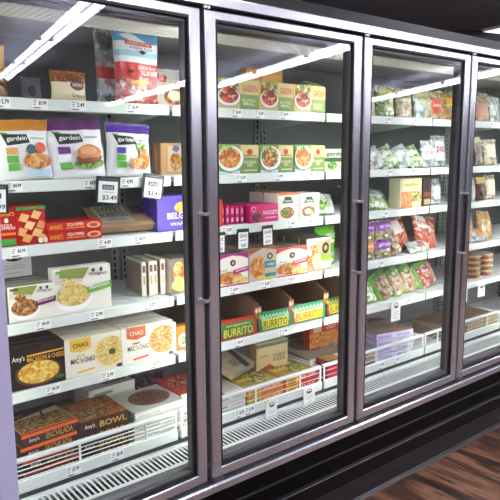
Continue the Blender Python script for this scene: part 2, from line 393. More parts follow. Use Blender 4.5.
# return air grille: slotted tray in front of the baskets
s = MB(); gz = Z0-1.086; ga, gb = .095, .188
s.prism([(.075,gz-.02),(.075,gz-.006),(ga,gz),(ga,gz-.02)], XL, XR, lt); s.box(XL, XR, gb, .20, gz-.01, gz, lt); s.box(XL, XR, ga, gb, gz-.03, gz-.028, M('#0c0c0e', .8))
s.box(XL, XR, .2, .203, gz-.03, gz+.01, lt)
n = int((XR-XL)/.018)
for i in range(n):
    x = XL+i*.018; s.box(x, x+.0068, ga, gb, gz-.0012, gz, lt)
cpart(s, 'return_air_grille')
# mullions with lamps
LED = emit('#f5fbf2', 23, 'case_tube')
for k in range(-1, 6):
    x = 1.14+.76*(k-0) - .76*0
    if k == -1: x = .38
    else: x = 1.14+.76*k
    if x > XR+.01: break
    s = MB(); s.prism([(.034,0),(.034,0)], 0, 0, dark_in) if False else None
    s.bbox(x-.050, x+.050, .034, .066, Z0-1.09, Z0+.42, M('#2e2a30', .3), .003)
    s.box(x-.02, x+.02, .031, .034, Z0-1.09, Z0+.42, gask)
    cpart(s, 'mullion')
    g = MB(); g.box(x-.022, x+.022, .066, .070, Z0-1.03, Z0+.38, white)
    g.tube([(x, .077, Z0-1.0), (x, .077, Z0+.36)], .0075, LED, 8); cpart(g, 'case_lamp')
# slotted shelf standards on the back wall
for x in [1.14+.76*k for k in range(-1, 5)]:
    for e in (-.022, .022):
        s = MB(); s.box(x+e-.014, x+e+.014, YB-.012, YB, Z0-1.05, Z0+.38, M('#9a9c9c', .4, .3))
        for i in range(54):
            zz = Z0-1.03+i*.026; s.box(x+e-.004, x+e+.004, YB-.0126, YB-.0121, zz, zz+.015, M('#0c0c0e', .8))
        cpart(s, 'slotted_standard')
# ================================================================== glass doors
def glass_mat():
    m = bpy.data.materials.new('door_glass'); m.use_nodes = True; nt = m.node_tree; N = nt.nodes; N.clear(); L = nt.links
    o = N.new('ShaderNodeOutputMaterial'); mx = N.new('ShaderNodeMixShader'); tr = N.new('ShaderNodeBsdfTransparent'); gl = N.new('ShaderNodeBsdfGlossy')
    gl.inputs['Roughness'].default_value = .012; gl.inputs['Color'].default_value = (.93,.95,1,1); tr.inputs[0].default_value = (.965,.98,.975,1)
    lw = N.new('ShaderNodeLayerWeight'); lw.inputs[0].default_value = .5
    def mth(op, a, c):
        n = N.new('ShaderNodeMath'); n.operation = op
        for i, q in enumerate((a, c)):
            if isinstance(q, (int, float)): n.inputs[i].default_value = q
            else: L.new(q, n.inputs[i])
        return n.outputs[0]
    f = mth('ADD', mth('MULTIPLY', mth('POWER', lw.outputs['Facing'], 4.0), .92), .065)
    L.new(f, mx.inputs[0]); L.new(tr.outputs[0], mx.inputs[1]); L.new(gl.outputs[0], mx.inputs[2]); L.new(mx.outputs[0], o.inputs[0])
    return m
GL = glass_mat()
def ring(mb, x0, x1, z0, z1, l, r, b, t, ya, yb, m, ch=.004):
    """mitred frame: outer and inner rectangles with a chamfered front"""
    O = [(x0,z0),(x1,z0),(x1,z1),(x0,z1)]; I = [(x0+l,z0+b),(x1-r,z0+b),(x1-r,z1-t),(x0+l,z1-t)]
    O2 = [(x0+ch,z0+ch),(x1-ch,z0+ch),(x1-ch,z1-ch),(x0+ch,z1-ch)]; I2 = [(I[0][0]-ch,I[0][1]-ch),(I[1][0]+ch,I[1][1]-ch),(I[2][0]+ch,I[2][1]+ch),(I[3][0]-ch,I[3][1]+ch)]
    L_ = [[(x,yb,z) for x,z in O], [(x,ya+ch,z) for x,z in O], [(x,ya,z) for x,z in O2], [(x,ya,z) for x,z in I2], [(x,ya+ch,z) for x,z in I], [(x,yb,z) for x,z in I]]
    vs = [p for q in L_ for p in q]; fs = []
    for a in range(6):
        bq = (a+1) % 6
        for i in range(4): fs.append((a*4+i, a*4+(i+1)%4, bq*4+(i+1)%4, bq*4+i))
    mb.add(vs, fs, m)
DW, DH = .742, 1.583
def door(x_left, label, rot=0, fm=None):
    fm = fm or alu
    # hinge line at the left edge; leaf runs along +x
    t = empty('glass_freezer_door', label, 'freezer door', (x_left, 0, Z0-1.138), (0,0,rot), 'freezer doors')
    m = MB(); ring(m, 0, DW, 0, DH, .043, .043, .037, .029, 0, .03, fm); m.build('door_frame', t)
    m = MB(); ring(m, .0425, DW-.0425, .0365, DH-.0285, .006, .006, .006, .006, .002, .026, gask, .001); m.build('glazing_gasket', t)
    m = MB(); m.add([(.044,.012,.038),(DW-.044,.012,.038),(DW-.044,.012,DH-.03),(.044,.012,DH-.03)], [(0,1,2,3)], GL); m.build('glass_pane', t, fix=False)
    m = MB(); ring(m, .049, DW-.049, .043, DH-.035, .007, .007, .014, .010, .0135, .03, M('#58585e', .35, .5), .002); m.build('inner_spacer', t)
    m = MB(); m.bbox(DW-.003, DW+.004, -.016, -.002, .65, .95, M('#3a3a42', .3, .6), .002); h = m.build('door_handle', t)
    for zz in (.648, .938):
        m = MB(); m.bbox(DW-.016, DW+.006, -.022, .0, zz, zz+.010, M('#d4d4da', .3, .7), .002); m.build('handle_clip', h)
    m = MB(); m.bbox(.004, .05, -.004, .02, -.014, -.001, M('#77777c', .35, .8), .002); m.build('hinge', t)
    m = MB(); m.bbox(-.006, .005, -.006, .004, DH+.002, DH+.010, M('#dcdce0', .3, .6), .002); m.bbox(.008, .018, -.006, .004, DH+.002, DH+.010, M('#dcdce0', .3, .6), .002); m.build('top_pivot', t)
    return t
d1 = door(.389, 'first full glass freezer door from the left, showing meatless meal bags')
a_ = math.radians(2.3); d1.rotation_euler.z = a_; d1.location = (1.131-.742*math.cos(a_), -.742*math.sin(a_), d1.location.z)   # not quite shut
door(1.149, 'second glass freezer door, showing breaded dinners and burrito cartons')
door(1.909, 'third glass freezer door, showing frozen vegetables in clear bags')
door(2.669, 'rightmost visible glass freezer door, cut by the photo edge')
door(3.429, 'far end glass freezer door beyond the right photo edge')
door(.350, 'glass freezer door swung wide open, its pale edge along the left photo edge', math.radians(-98.6), M('#d2cfee', .42, .15))

# ================================================================== shelves and baskets
SH = {1:.165, 2:-.077, 3:-.272, 4:-.508, 5:-.725}      # heights of the shelf tops below or above eye level
BZ = -1.045
RAIL = M('#e0e8e2', .3, coat=.3); TAG = M('#f7f7f5', .5); TAGB = M('#b9c3cc', .5); INK = M('#1c1c20', .6)
HOLD = {(1,1):'under the shrimp bag and bread',(1,2):'under the meatless food bags',(1,3):'under the red snack boxes',(1,4):'under the white pasta bowls',(1,5):'under the macaroni boxes',
 (2,1):'under the top dinner boxes',(2,2):'under the three green dinner boxes',(2,3):'under the magenta boxes',(2,4):'under the white appetizer boxes',(2,5):'under the open burrito cartons',
 (3,1):'under the top row of pouches',(3,2):'under the leaning clear vegetable bags',(3,3):'under the green vegetable bags',(3,4):'under the purple pouches',(3,5):'under the green edged clear bags',
 (4,1):'under the orange pouch',(4,2):'under the bag of dark nuts',(4,3):'under the tall jar-like pouch',(4,4):'under the orange chip bags',(4,5):'under the stacks of round tubs',
 (5,1):'bare at the far end, topmost',(5,2):'bare at the far end, second from top',(5,3):'bare at the far end, third from top',(5,4):'bare at the far end, fourth from top',(5,5):'bare at the far end, lowest'}
TAGS = {(1,1):[(.57,'\u00b72.79'),(.68,'$5.99'),(.80,'3.49'),(.99,'$5.99')],(1,2):[(.59,'$4.99'),(.83,'$4.99'),(.96,'4.99'),(1.08,'5.29')],(1,3):[(.59,'$4.99'),(.87,'4.49'),(1.0,'$4.79')],
 (1,4):[(.65,'$4.49'),(.83,'2.99'),(1.03,'3.29')],(1,5):[(.67,'$4.49'),(.86,'2.99'),(1.04,'$3.79')],(2,1):[(1.42,'$5.49'),(1.53,'5.29'),(1.66,'$5.99'),(1.86,'4.79')],
 (2,2):[(1.44,'5.29'),(1.63,'5.99'),(1.80,'5.49')],(2,3):[(1.37,'3.29'),(1.70,'$4.69'),(1.80,'4.99')],(2,4):[(1.40,'$5.99'),(1.56,'5.49'),(1.70,'$5.79'),(1.81,'4.79')],
 (2,5):[(1.42,'$2.99'),(1.66,'1.99')],(3,1):[(2.3,'2.49'),(2.5,'2.99')],(3,2):[(2.32,'2.79'),(2.5,'3.29')],(3,3):[(2.3,'1.99'),(2.54,'2.99')],(3,4):[(2.28,'3.49'),(2.5,'2.79')],
 (3,5):[(2.4,'2.99'),(2.5,'2.99')],(4,1):[(3.2,'4.29')],(4,2):[(3.25,'3.79')],(4,3):[(3.3,'4.29')]}
def prail(t, x0, x1, z0, z1, y, tags, xc, zc, yc, tagw=.05):
    m = MB(); m.prism([(y-yc,z0-zc),(y-.003-yc,z0+.002-zc),(y-.003-yc,z1-.002-zc),(y-yc,z1-zc),(y+.004-yc,z1-zc),(y+.004-yc,z0-zc)], x0-xc, x1-xc, RAIL); r = m.build('price_rail', t)
    for (x, s) in tags:
        h = (z1-z0)
        S = lambda u, v, e, x=x: (x-xc-.03+.06*u, y-.0036-yc-e, z0-zc+h*v)
        m = MB(); m.add([S(.18,.1,0),(S(1,.1,0)),(S(1,.92,0)),(S(.18,.92,0))], [(0,1,2,3)], TAG); g = m.build('price_tag', r, fix=False)
        m = MB(); tv, tf = text2d(s, .03); m.add([S(.52+.4*a, .42+.36*b, .0004) for a, b in tv], tf, M('#3c3f46', .6))
        for q in range(3): m.add([S(.24,.75-.16*q,.0004),S(.44-.04*q,.75-.16*q,.0004),S(.44-.04*q,.81-.16*q,.0004),S(.24,.81-.16*q,.0004)], [(0,1,2,3)], M('#6a7078', .6))
        m.add([S(.24,.16,.0004),S(.62,.16,.0004),S(.62,.24,.0004),S(.24,.24,.0004)], [(0,1,2,3)], INK); m.build('tag_print', g, fix=False) if False else m.build('price_tag', r, fix=False)
DOORN = {1:'first full door',2:'second door',3:'third door',4:'rightmost visible door',5:'far end door'}
for sec in range(1, 6):
    x0, x1 = .38+.76*(sec-1)+.008, .38+.76*sec-.008; xc = (x0+x1)/2
    for k, z in SH.items():
        t = empty('freezer_shelf', 'white freezer shelf behind %s, %s' % (DOORN[sec], HOLD[(sec,k)]), 'shelf', (xc, .42, Z0+z-.012), (0,0,0), 'freezer shelves')
        zc = Z0+z-.012
        m = MB(); m.box(x0-xc, x1-xc, .212-.42, .63-.42, 0, .008, lt); m.box(x0-xc, x1-xc, .208-.42, .212-.42, -.01, .008, lt)
        for i in range(14):
            yy = .235+i*.028; m.box(x0+.02-xc, x1-.02-xc, yy-.42, yy+.006-.42, .008, .0095, lt)
        m.build('deck', t)
        prail(t, x0, x1, Z0+z-.036, Z0+z-.001, .2035, TAGS.get((sec,k), []), xc, zc, .42)
        for e in (x0+.004, x1-.004):
            m = MB(); m.add([(e+dx-xc, y-.42, zz) for dx in (-.0015,.0015) for y, zz in ((.22,-.002),(.627,-.002),(.627,-.05),(.60,-.05),(.23,-.012))],
                            [(0,1,2,3,4),(9,8,7,6,5),(0,5,6,1),(1,6,7,2),(2,7,8,3),(3,8,9,4),(4,9,5,0)], lt); m.build('bracket', t)
    # wire basket in the tank
    t = empty('wire_basket', 'white wire basket at the bottom behind %s' % DOORN[sec], 'basket', (xc, .42, Z0+BZ-.012), (0,0,0), 'bottom baskets')
    wire = M('#e9eceb', .35)
    m = MB(); m.box(x0-xc, x1-xc, -.21, .21, 0, .006, lt); m.build('basket_floor', t)
    m = MB(); m.prism([(-.222,.102),(-.222,.110),(-.216,.113),(-.206,.113),(-.206,.109),(-.217,.107),(-.217,.102)], x0-xc, x1-xc, M('#dfe3e4', .25, coat=.4)); m.build('rim_rail', t)
    for zz in ((.044, .059, .074, .088) if sec == 1 else (.058, .082)): m = MB(); m.tube([(x0-xc, -.216, zz), (x1-xc, -.216, zz)], .0019 if sec == 1 else .0011, wire, 6); m.build('wire', t)
    for xx in [x0+.115+i*.25 for i in range(3)]+[x0+.004, x1-.004]:
        m = MB(); m.bbox(xx-.004-xc, xx+.004-xc, -.222, -.2165, .02, .108, wire, .001); m.build('basket_post', t)
    for e in (x0+.003, x1-.003):
        for zz in (.05, .10): m = MB(); m.tube([(e-xc, -.215, zz), (e-xc, .2, zz)], .002, wire, 6); m.build('wire', t)
    BT = {1:[(.72,'$7.99'),(.88,'$8.49')],2:[(1.42,'$6.99'),(1.47,'5.99'),(1.60,'6.29')],3:[(2.3,'5.49'),(2.42,'4.99')]}.get(sec, [])
    prail(t, x0, x1, Z0+BZ-.012, Z0+BZ+.030, .1975, BT, xc, Z0+BZ-.012, .42)
# ---- hanging price signs and notices
def sign(label, x, ztop, w, h, text=None, border=True, y=.192, roll=0, kind='price', name='hanging_price_sign', yaw=0, parent=None):
    t = empty(name, label, 'sign', (x, y, Z0+ztop), (0,roll,yaw), 'signs clipped to the shelf rails')
    m = MB(); m.bbox(-w/2, w/2, -.0015, .0015, -h, 0, M('#2a2b30', .4) if border else M('#f2f2f0', .5), .0008); m.build('sign_board', t)
    S = lambda u, v, e: (w*(u-.5), -.0016-e, -h+h*v); k = .1 if border else .03
    if kind == 'price':
        art(t, S, [('r','sign_card',k,.05,1-k,.83,'#f2f4f2'),('r','sign_card',.25,.52,.75,.70,'#4a4d52'),('t','lettering',.08,.87,.92,.96,'#b8bcc0','SALE PRICE') if 0 else ('r','sign_card',.1,.88,.9,.94,'#5d6066'),
                   ('t','lettering',.3,.56,.7,.66,'#d8dad8','SALE'), ('r','sign_card',.3,.42,.7,.44,'#8a8d90'), ('t','lettering',.26,.12,.86,.32,'#15161a',text)])
    elif kind == 'was':
        art(t, S, [('r','sign_card',k,.05,1-k,.84,'#f2f4f2'),('t','lettering',.2,.58,.8,.76,'#3a3d42','SAVE'),('r','sign_card',.24,.44,.76,.47,'#8a8d90'),('t','lettering',.28,.12,.74,.28,'#15161a',text)])
    else:
        art(t, S, [('e','emblem',.5,.78,.24,.13,'#22252a'),('e','emblem',.5,.80,.16,.085,'#f0f0ee'),('e','emblem',.5,.74,.09,.05,'#22252a'),('r','sign_card',.2,.46,.8,.48,'#9aa0a4'),('r','sign_card',.2,.36,.8,.38,'#9aa0a4'),('r','sign_card',.2,.18,.7,.20,'#9aa0a4')])
    return t
sign('black framed price sign at the far left, cut by the photo edge', .535, -.085, .08, .085, '$3.99', roll=.05)
sign('black framed 3.49 price sign hanging between the purple topped bags', .893, -.073, .084, .088, '$3.49', roll=.10)
sign('black framed price sign hanging right of the small purple topped bag', 1.062, -.070, .082, .084, '$3.49', roll=.16)
sign('leftmost black framed price sign of the second door, half behind the frame', 1.335, -.292, .05, .08, '2/$5', kind='was', roll=.02)
sign('middle black framed price sign under the magenta boxes', 1.445, -.288, .058, .08, '2/$5', kind='was', roll=.02)
sign('right black framed price sign under the magenta boxes', 1.568, -.284, .058, .082, '$5.99', kind='was', roll=-.02)
sign('white paper notice with round emblem on the basket rail under the orange boxes', 1.585, -1.018, .062, .082, border=False, kind='notice', y=.184, name='paper_notice', roll=.05)
sign('white paper notice with round emblem on the basket rail under the red boxes', 1.80, -1.015, .07, .082, border=False, kind='notice', y=.184, name='paper_notice', roll=-.05)
sign('white paper notice with round emblem hanging under the green edged clear bags', 2.40, -.725, .07, .10, border=False, kind='notice', y=.19, name='paper_notice')
sign('left white notice hanging below the round tubs', 3.18, -.80, .07, .08, border=False, kind='notice', y=.3, name='paper_notice')
sign('right white notice hanging below the round tubs', 3.37, -.79, .08, .08, border=False, kind='notice', y=.3, name='paper_notice')
sign('grey paper card hanging above the row of white pasta bowl boxes', .62, -.31, .11, .08, border=False, kind='notice', y=.33, name='paper_notice')
# ================================================================== the goods
W='#f3f1ea'
S1,S2,S3,S4,S5 = (SH[k]-.002 for k in (1,2,3,4,5))
B0 = BZ-.005
def gard(topc, c2, pic, seal, word2, tag3):
    return dict(bands=[(.80,1.01,topc)], seal=seal, items=[
      ('p','logo_panel',[(.12,.76),(.56,.74),(.62,.60),(.20,.57)],'#1d2a22'),('p','logo_panel',[(.09,.79),(.22,.78),(.24,.75),(.11,.76)],'#5fa843'),
      ('t','lettering',.2,.62,.56,.72,'#f4f4ee','gardein'),('t','lettering',.62,.66,.88,.70,'#5a5f58',word2),
      ('r','claim_box',.16,.42,.36,.53,c2),('r','claim_box',.16,.29,.36,.40,tag3),('r','claim_box',.17,.16,.37,.27,'#5fae3f')]+pic)
burger=[('e','food_picture',.68,.24,.27,.10,'salad'),('e','food_picture',.68,.33,.24,.08,'stew'),('e','food_picture',.68,.42,.22,.13,'#c9793f'),('e','food_picture',.66,.45,.15,.07,'#dd9a62'),('e','food_picture',.68,.28,.22,.05,'#8a4a28')]
tender=[('e','food_picture',.62,.48,.10,.09,'#2c5a5a'),('e','food_picture',.80,.52,.11,.09,'#d8563c'),('e','food_picture',.70,.30,.27,.13,'nugget'),('r','food_picture',.48,.06,.92,.16,'#bcd8ea')]
fish=[('e','food_picture',.78,.34,.13,.20,'nugget'),('e','food_picture',.60,.24,.16,.11,'nugget'),('e','food_picture',.72,.56,.12,.06,'salad')]
# --- section 1, top shelf
bag('orange and brown bag of granola at the left photo edge', .50, .115, .155, .06, S1, bands=[(.55,1.01,'#e0a63a'),(.0,.55,BV['orange'])], body='#c97a34', seed=1, seal='#f0c868', items=[('p','logo_panel',[(.3,.35),(.95,.15),(.95,.22),(.3,.45)],'#5a2a18')])
bag('small pale bag standing far back on the top left shelf', .745, .07, .10, .05, S1, y=.5, body='#b9b4c0', seed=2, items=[('e','logo_panel',.4,.5,.2,.2,'#7a6a80')])
bag('cream bag of brown grain bread with dark oval label', .748, .112, .095, .06, S1, body='#eee3bb', bands=[(.62,1.01,F['granola'])], seed=3, seal='#c98a50', lump=.003, taper=.0, tilt=-.03,
    items=[('e','logo_panel',.66,.52,.22,.17,'#4a2422'),('e','logo_panel',.66,.52,.18,.12,'#7a3a34'),('t','lettering',.5,.47,.82,.57,'#eadcc8','BAKERY'),('t','lettering',.46,.12,.9,.24,'#8a7a58','Granola')])
sh=dict(body='#e6ecee', bands=[(.70,1.01,'#dfe3ea'),(.38,.52,'#c93a38')], seal='#ffffff')
for i,(x,nm) in enumerate(((.925,'outermost of two'),(.965,'nearest the blue bag'))):
    bag('pale bag with red band behind the blue shrimp bag, '+nm, x+.03*i, .10, .25, .035, S1, y=.31+.045*i, mat=clearbag(['#cdd6d6','#a8b4b0','#e0e6e8','#7f9a98','#c8a090'],45), bands=[(.36,.50,'#c93a38')], seed=4+i, tilt=-.02, yaw=.15, items=[('t','lettering',.1,.72,.6,.84,'#3a3f4a','SHRIMP')], group='pale red banded shrimp bags')
bag('large blue, white and red bag of tail-on shrimp', .958, .168, .25, .055, S1, y=.225, body='#e9eef2', bands=[(.80,1.01,'#4f9fd6'),(.60,.68,'#a9cfe8'),(.34,.52,'#d8392f'),(.0,.34,BV['shrimp'])], seed=6, tilt=-.03, seal='#e8f0f4',
    items=[('p','sky_print',[(.35,.94),(.75,.80),(.40,.80),(.1,.88)],'#e6eef4'),('r','banner',.2,.765,.8,.82,'#d8392f'),('t','lettering',.24,.775,.76,.81,'#f6e8e0','ARGENTINE RED'),('e','emblem',.55,.68,.06,.028,'#1c2a34'),('p','emblem',[(.42,.70),(.55,.67),(.68,.71),(.56,.66)],'#1c2a34'),
           ('t','lettering',.28,.71,.82,.745,'#3a6a8a','FISH CO.'),('e','emblem',.28,.42,.07,.025,'#1a1a22'),('t','lettering',.44,.45,.86,.505,'#f8ece4','LARGE RAW'),('t','lettering',.48,.37,.92,.435,'#f8ece4','TAIL-ON SHRIMP'),('e','food_picture',.45,.28,.2,.03,'#e8c040')])
bag('red and white pizza snack bag standing behind the right mullion edge', 1.125, .15, .14, .05, S1, y=.30, body='#e8ddd2', bands=[(.55,1.01,'#b8b0a0')], seed=7, tilt=-.03, items=[('r','banner',.1,.5,.9,.7,'#c8b8a0'),('e','food_picture',.3,.75,.15,.12,'berry'),('e','food_picture',.62,.3,.3,.22,'stew'),('e','food_picture',.62,.3,.2,.13,'#e8e0c8')])
# --- section 1, second shelf
g=gard('#d98f35','#e0a050',tender,'#f0b860','seasoned','#5fae3f'); bag('white meatless bag with orange top and breaded strips picture', .565, .172, .185, .045, S2, seed=11, roll=-.04, **g)
bag('white and green bag half cut by the left photo edge', .47, .11, .16, .04, S2, y=.25, seed=12, body='#e4e8e0', items=[('r','claim_box',.5,.1,.95,.35,'#5f8a3a'),('r','claim_box',.6,.5,.95,.6,'#c8cfc0')])
g=gard('#6b3272','#6b3a7a',burger,'#8a5a92','ultimate','#ffffff'); bag('white meatless bag with purple top and burger picture', .722, .198, .19, .05, S2, seed=13, roll=-.05, **g)
g=gard('#5b3aa0','#5b3fa8',fish,'#8f78c8','meatless','#5fae3f'); bag('narrow white meatless bag with violet top and golden fillet picture', .918, .168, .182, .045, S2, seed=14, roll=.05, **g)
carton('pale orange box with food picture far back right on the second shelf', 1.19, .10, .118, .03, S2, y=.36, body='#d8a878', items=[('r','banner',.3,.1,.95,.9,'#e8cdb0'),('e','food_picture',.65,.4,.28,.3,'nugget'),('e','logo_panel',.65,.82,.15,.1,'#6a7ab0')], rows=2)
# --- third shelf
carton('red square snack box with baked pizza pillows picture', .535, .156, .118, .06, S3, body='#c81e22', name='frozen_snack_box', rows=2, yaw=.02, items=[
   ('r','food_picture',.42,.08,.98,.9,'#c81e22')]+[('p','food_picture',[(max(.43,cx-.10),cy-.05),(min(.98,cx+.04),cy-.12),(min(.985,cx+.13),cy+.06),(max(.43,cx-.03),cy+.13)],c) for cx,cy,c in ((.56,.70,'#edb878'),(.80,.76,'#f0c084'),(.90,.50,'#e2a258'),(.66,.50,'#f2c890'),(.50,.34,'#e4aa62'),(.80,.30,'#edbb7c'),(.60,.17,'#e2a45c'),(.90,.16,'#e9b474'))]+[
   ('r','banner',.42,.91,1,.99,'#4d9a45'),('t','lettering',.06,.78,.38,.88,'#f2b632',"ANNIE'S"),('e','emblem',.22,.67,.04,.06,'#efe8d8'),('t','lettering',.04,.44,.38,.58,'#f4efe4','PIZZA\nPOPPERS'),('r','banner',.04,.30,.38,.36,'#f08a2a'),('r','banner',.0,.04,.38,.2,'#3f9a3c'),('e','seal',.86,.1,.05,.07,'#f0e8d8'),('e','seal',.96,.1,.04,.07,'#f0e8d8')])
pop=[('t','lettering',.05,.25,.28,.75,'#f2b632',"ANNIE'S"),('t','lettering',.36,.52,.66,.84,'#f6efe4','PIZZA POPPERS'),('r','banner',.34,.28,.68,.4,'#f0a03a'),('e','food_picture',.84,.5,.13,.34,'#edbd80'),('e','food_picture',.84,.5,.08,.2,'#c84a2a')]
carton('long flat red pizza snack box lying on its side', .692, .186, .030, .12, S3, body='#cc2024', name='frozen_snack_box', items=pop, stack=2, group='two red snack boxes lying flat')
t=empty('fruit_tray', 'brown kraft tray with grey printed label lying on the third shelf', 'tray', (1.0,.335,Z0+S3+.028), (.32,0,-.08))
m=MB(); kraft=M('#a98a6c',.6); wt,dt=.225,.17
vs=[(-wt/2+.015,-dt/2+.015,0),(wt/2-.015,-dt/2+.015,0),(wt/2-.015,dt/2-.015,0),(-wt/2+.015,dt/2-.015,0),(-wt/2,-dt/2,.028),(wt/2,-dt/2,.028),(wt/2,dt/2,.032),(-wt/2,dt/2,.032),(-wt/2+.02,-dt/2+.02,.034),(wt/2-.02,-dt/2+.02,.034),(wt/2-.02,dt/2-.02,.040),(-wt/2+.02,dt/2-.02,.040)]
m.add(vs,[(3,2,1,0),(0,1,5,4),(1,2,6,5),(2,3,7,6),(3,0,4,7),(4,5,9,8),(5,6,10,9),(6,7,11,10),(7,4,8,11),(8,9,10,11)],kraft); m.build('tray_body',t)
art(t, lambda u,v,e:(wt*(u-.5), dt*(v-.5), .0345+.006*v+e), [('p','paper_label',[(.1,.12),(.62,.12),(.62,.9),(.1,.9)],'#b9bcae'),('t','lettering',.14,.62,.58,.86,'#2a2c2a','SWEET'),('t','lettering',.14,.36,.58,.58,'#2a2c2a','BURRITOS'),('r','paper_label',.68,.45,.9,.85,'#544a6a'),('t','lettering',.2,.18,.52,.28,'#4a5a4a','ORGANIC')])
carton('violet waffle box with round golden picture', 1.088, .17, .125, .05, S3, body='#5a48a8', name='frozen_snack_box', yaw=.0, rows=2, items=[('e','food_picture',.62,.66,.2,.16,'mac'),('t','lettering',.24,.34,.95,.52,'#e8e4f4','BELGIAN'),('t','lettering',.3,.14,.9,.24,'#d8d0ee','WAFFLES')])
# --- fourth shelf
bowlbox=lambda c,wd:[('e','bowl_picture',.33,.34,.33,.29,'#ffffff'),('r','napkin_picture',.02,.66,.5,.9,'#dcd8c8'),('e','food_picture',.33,.40,.29,.24,wd),('e','food_picture',.25,.68,.12,.09,wd),('p','food_picture',[(.12,.98),(.1,.8),(.5,.74),(.62,.98)],'#8f9a4a'),('t','lettering',.6,.76,.92,.86,'#4a4440','Wildgrain'),('e','emblem',.68,.9,.03,.04,'#4a4440'),('e','emblem',.82,.9,.03,.05,'#4a4440'),('p','banner',[(.56,.40),(1.0,.48),(1.0,.64),(.56,.54)],c),('t','lettering',.6,.48,.96,.55,'#f0e8ee','BREAKFAST',.06),('r','banner',.03,.9,.2,.96,c)]
carton('white bowl meal box with plum banner and grain balls picture', .562, .142, .112, .038, S4, y=.215, body='#efede0', items=bowlbox('#5a2348','cluster'), rows=6, yaw=-.06, topc='#8a8378', left=[('r','end_print',.1,.1,.9,.9,'#d8d4c4')])
carton('white box end with orange picture behind the left frame edge', .478, .075, .148, .04, S4, y=.215, body='#efede0', items=[('e','food_picture',.8,.3,.2,.15,'nugget')], rows=2)
carton('tall white bowl meal box with green banner and creamy noodles', .702, .194, .15, .045, S4, y=.215, body='#f2f0e4', items=bowlbox('#6fb544','pasta'), rows=1, yaw=-.03)
for i,x in enumerate((1.055,1.078,1.101,1.126)):
    carton('narrow cream box spine of the upright row on the fourth shelf, %s from the left' % ['first','second','third','fourth'][i], x, .018, .125+.004*(i%2), .16, S4, y=.26+.012*((3-i)%2), body='#dcd4c2', yaw=-.12, side='#9a8a78', group='upright cream box spines', items=[('r','spine_print',.2,.7,.8,.9,'#6a3a2a'),('r','spine_print',.3,.35,.7,.6,'#a89468')])
carton('cream box with baked rolls picture at the right end of the fourth shelf', 1.15, .16, .13, .12, S4, y=.235, body='#7a7068', yaw=-.05, left=[('r','end_print',.0,.0,1,1,'#e6dcc8')], items=[('e','food_picture',.2,.62,.15,.3,'nugget'),('e','food_picture',.45,.5,.2,.36,'nugget'),('e','food_picture',.3,.25,.3,.2,'pasta')])
# --- fifth shelf
carton('black box with golden macaroni oval picture', .552, .174, .135, .045, S5, y=.215, body='#1c1614', topc='#2a241e', yaw=-.04, rows=3, items=[
   ('e','food_picture',.5,.34,.42,.32,'#5a3a20'),('e','food_picture',.5,.36,.37,.27,'mac'),('p','banner',[(.3,.76),(.97,.80),(.97,.84),(.3,.80)],'#e0a83a'),('t','lettering',.04,.66,.26,.82,'#e6dcd0',"Amy's"),('t','lettering',.3,.64,.97,.75,'#e8a23c','MACARONI & CHEESE'),('r','banner',.8,.12,.95,.2,'#4a6a3a')], top=[('r','top_print',.1,.2,.95,.35,'#4a4438'),('r','top_print',.1,.55,.95,.65,'#4a4438')])
macb=lambda lc,ft,word,acc:[('e','bowl_picture',.80,.52,.31,.43,'#efe3b4' if ft=='pasta' else '#e8d8b8'),('e','food_picture',.80,.52,.27,.38,ft),('p','logo_panel',[(.10,.99),(.46,.99),(.46,.70),(.28,.64),(.10,.70)],lc),('t','lettering',.15,.76,.41,.88,'#3a3020' if ft=='pasta' else '#f6eadc',word),
   ('r','banner',.2,.53,.34,.57,acc),('t','lettering',.1,.36,.52,.5,'#241f1c',"MAC 'n CHAO"),('p','banner',[(.2,.1),(.5,.14),(.5,.19),(.2,.15)],acc),('e','seal',.95,.1,.06,.05,'#4a4058')]
carton('white macaroni box with yellow logo panel and creamy pasta bowl', .722, .20, .132, .05, S5, y=.21, body='#efe9d6', yaw=-.03, rows=3, items=macb('#ecc04a','pasta','CHAO','#ecc04a')+[('e','food_picture',.82,.5,.06,.08,'#4a6a30')])
carton('white macaroni box with orange logo panel and orange pasta bowl', .926, .20, .134, .05, S5, y=.208, body='#f1ece0', yaw=-.03, rows=3, items=macb('#d9683a','fries','CHAO','#d9563a'))
carton('plain cream box edge standing right of the macaroni boxes', 1.135, .022, .112, .14, S5, y=.23, body='#e9e4da')
carton('orange box with small bowl picture behind the right frame edge', 1.162, .14, .09, .04, S5, y=.235, body='#d98a35', items=[('e','food_picture',.2,.4,.16,.3,'#e8e4dc'),('e','food_picture',.2,.4,.1,.18,'veg')])
# --- bottom basket of the first door
def flat(label,x0,w,d,h,z,y,topc,items,front='#ffffff',fitems=(),yaw=0,stack=1,name='pizza_box',cat='box',tilt=0,group=None,left=()):
    return carton(label,x0,w,h,d,z,y=y,body=topc,front=front,items=fitems,top=items,yaw=yaw,stack=stack,name=name,cat=cat,tilt=tilt,group=group,left=left)
flat('brown rice bake box with orange edges, bottom basket of first door', .565,.195,.19,.041,B0,.235,'#3a2a1e',[('r','top_print',.02,.02,.98,.98,'#c9b48a'),('r','food_picture',.04,.05,.96,.6,'grain'),('p','top_print',[(.0,.60),(.98,.82),(.98,.98),(0,.98)],'#2c1e18'),('p','banner',[(0,0),(1,0),(1,.05),(0,.05)],'#e0632c'),('t','lettering',.08,.68,.34,.86,'#b8a890',"Amy's"),('p','food_picture',[(.5,.3),(.56,.3),(.68,.75),(.64,.75)],'#3a2c1c')],
  front='#3a2620', fitems=[('r','banner',.0,.72,1,1,'#e0632c'),('t','lettering',.12,.2,.3,.6,'#e6dccc',"Amy's"),('t','lettering',.42,.15,.9,.66,'#b89a4a','ENCHILADA')], stack=4, yaw=.08, name='frozen_meal_box')
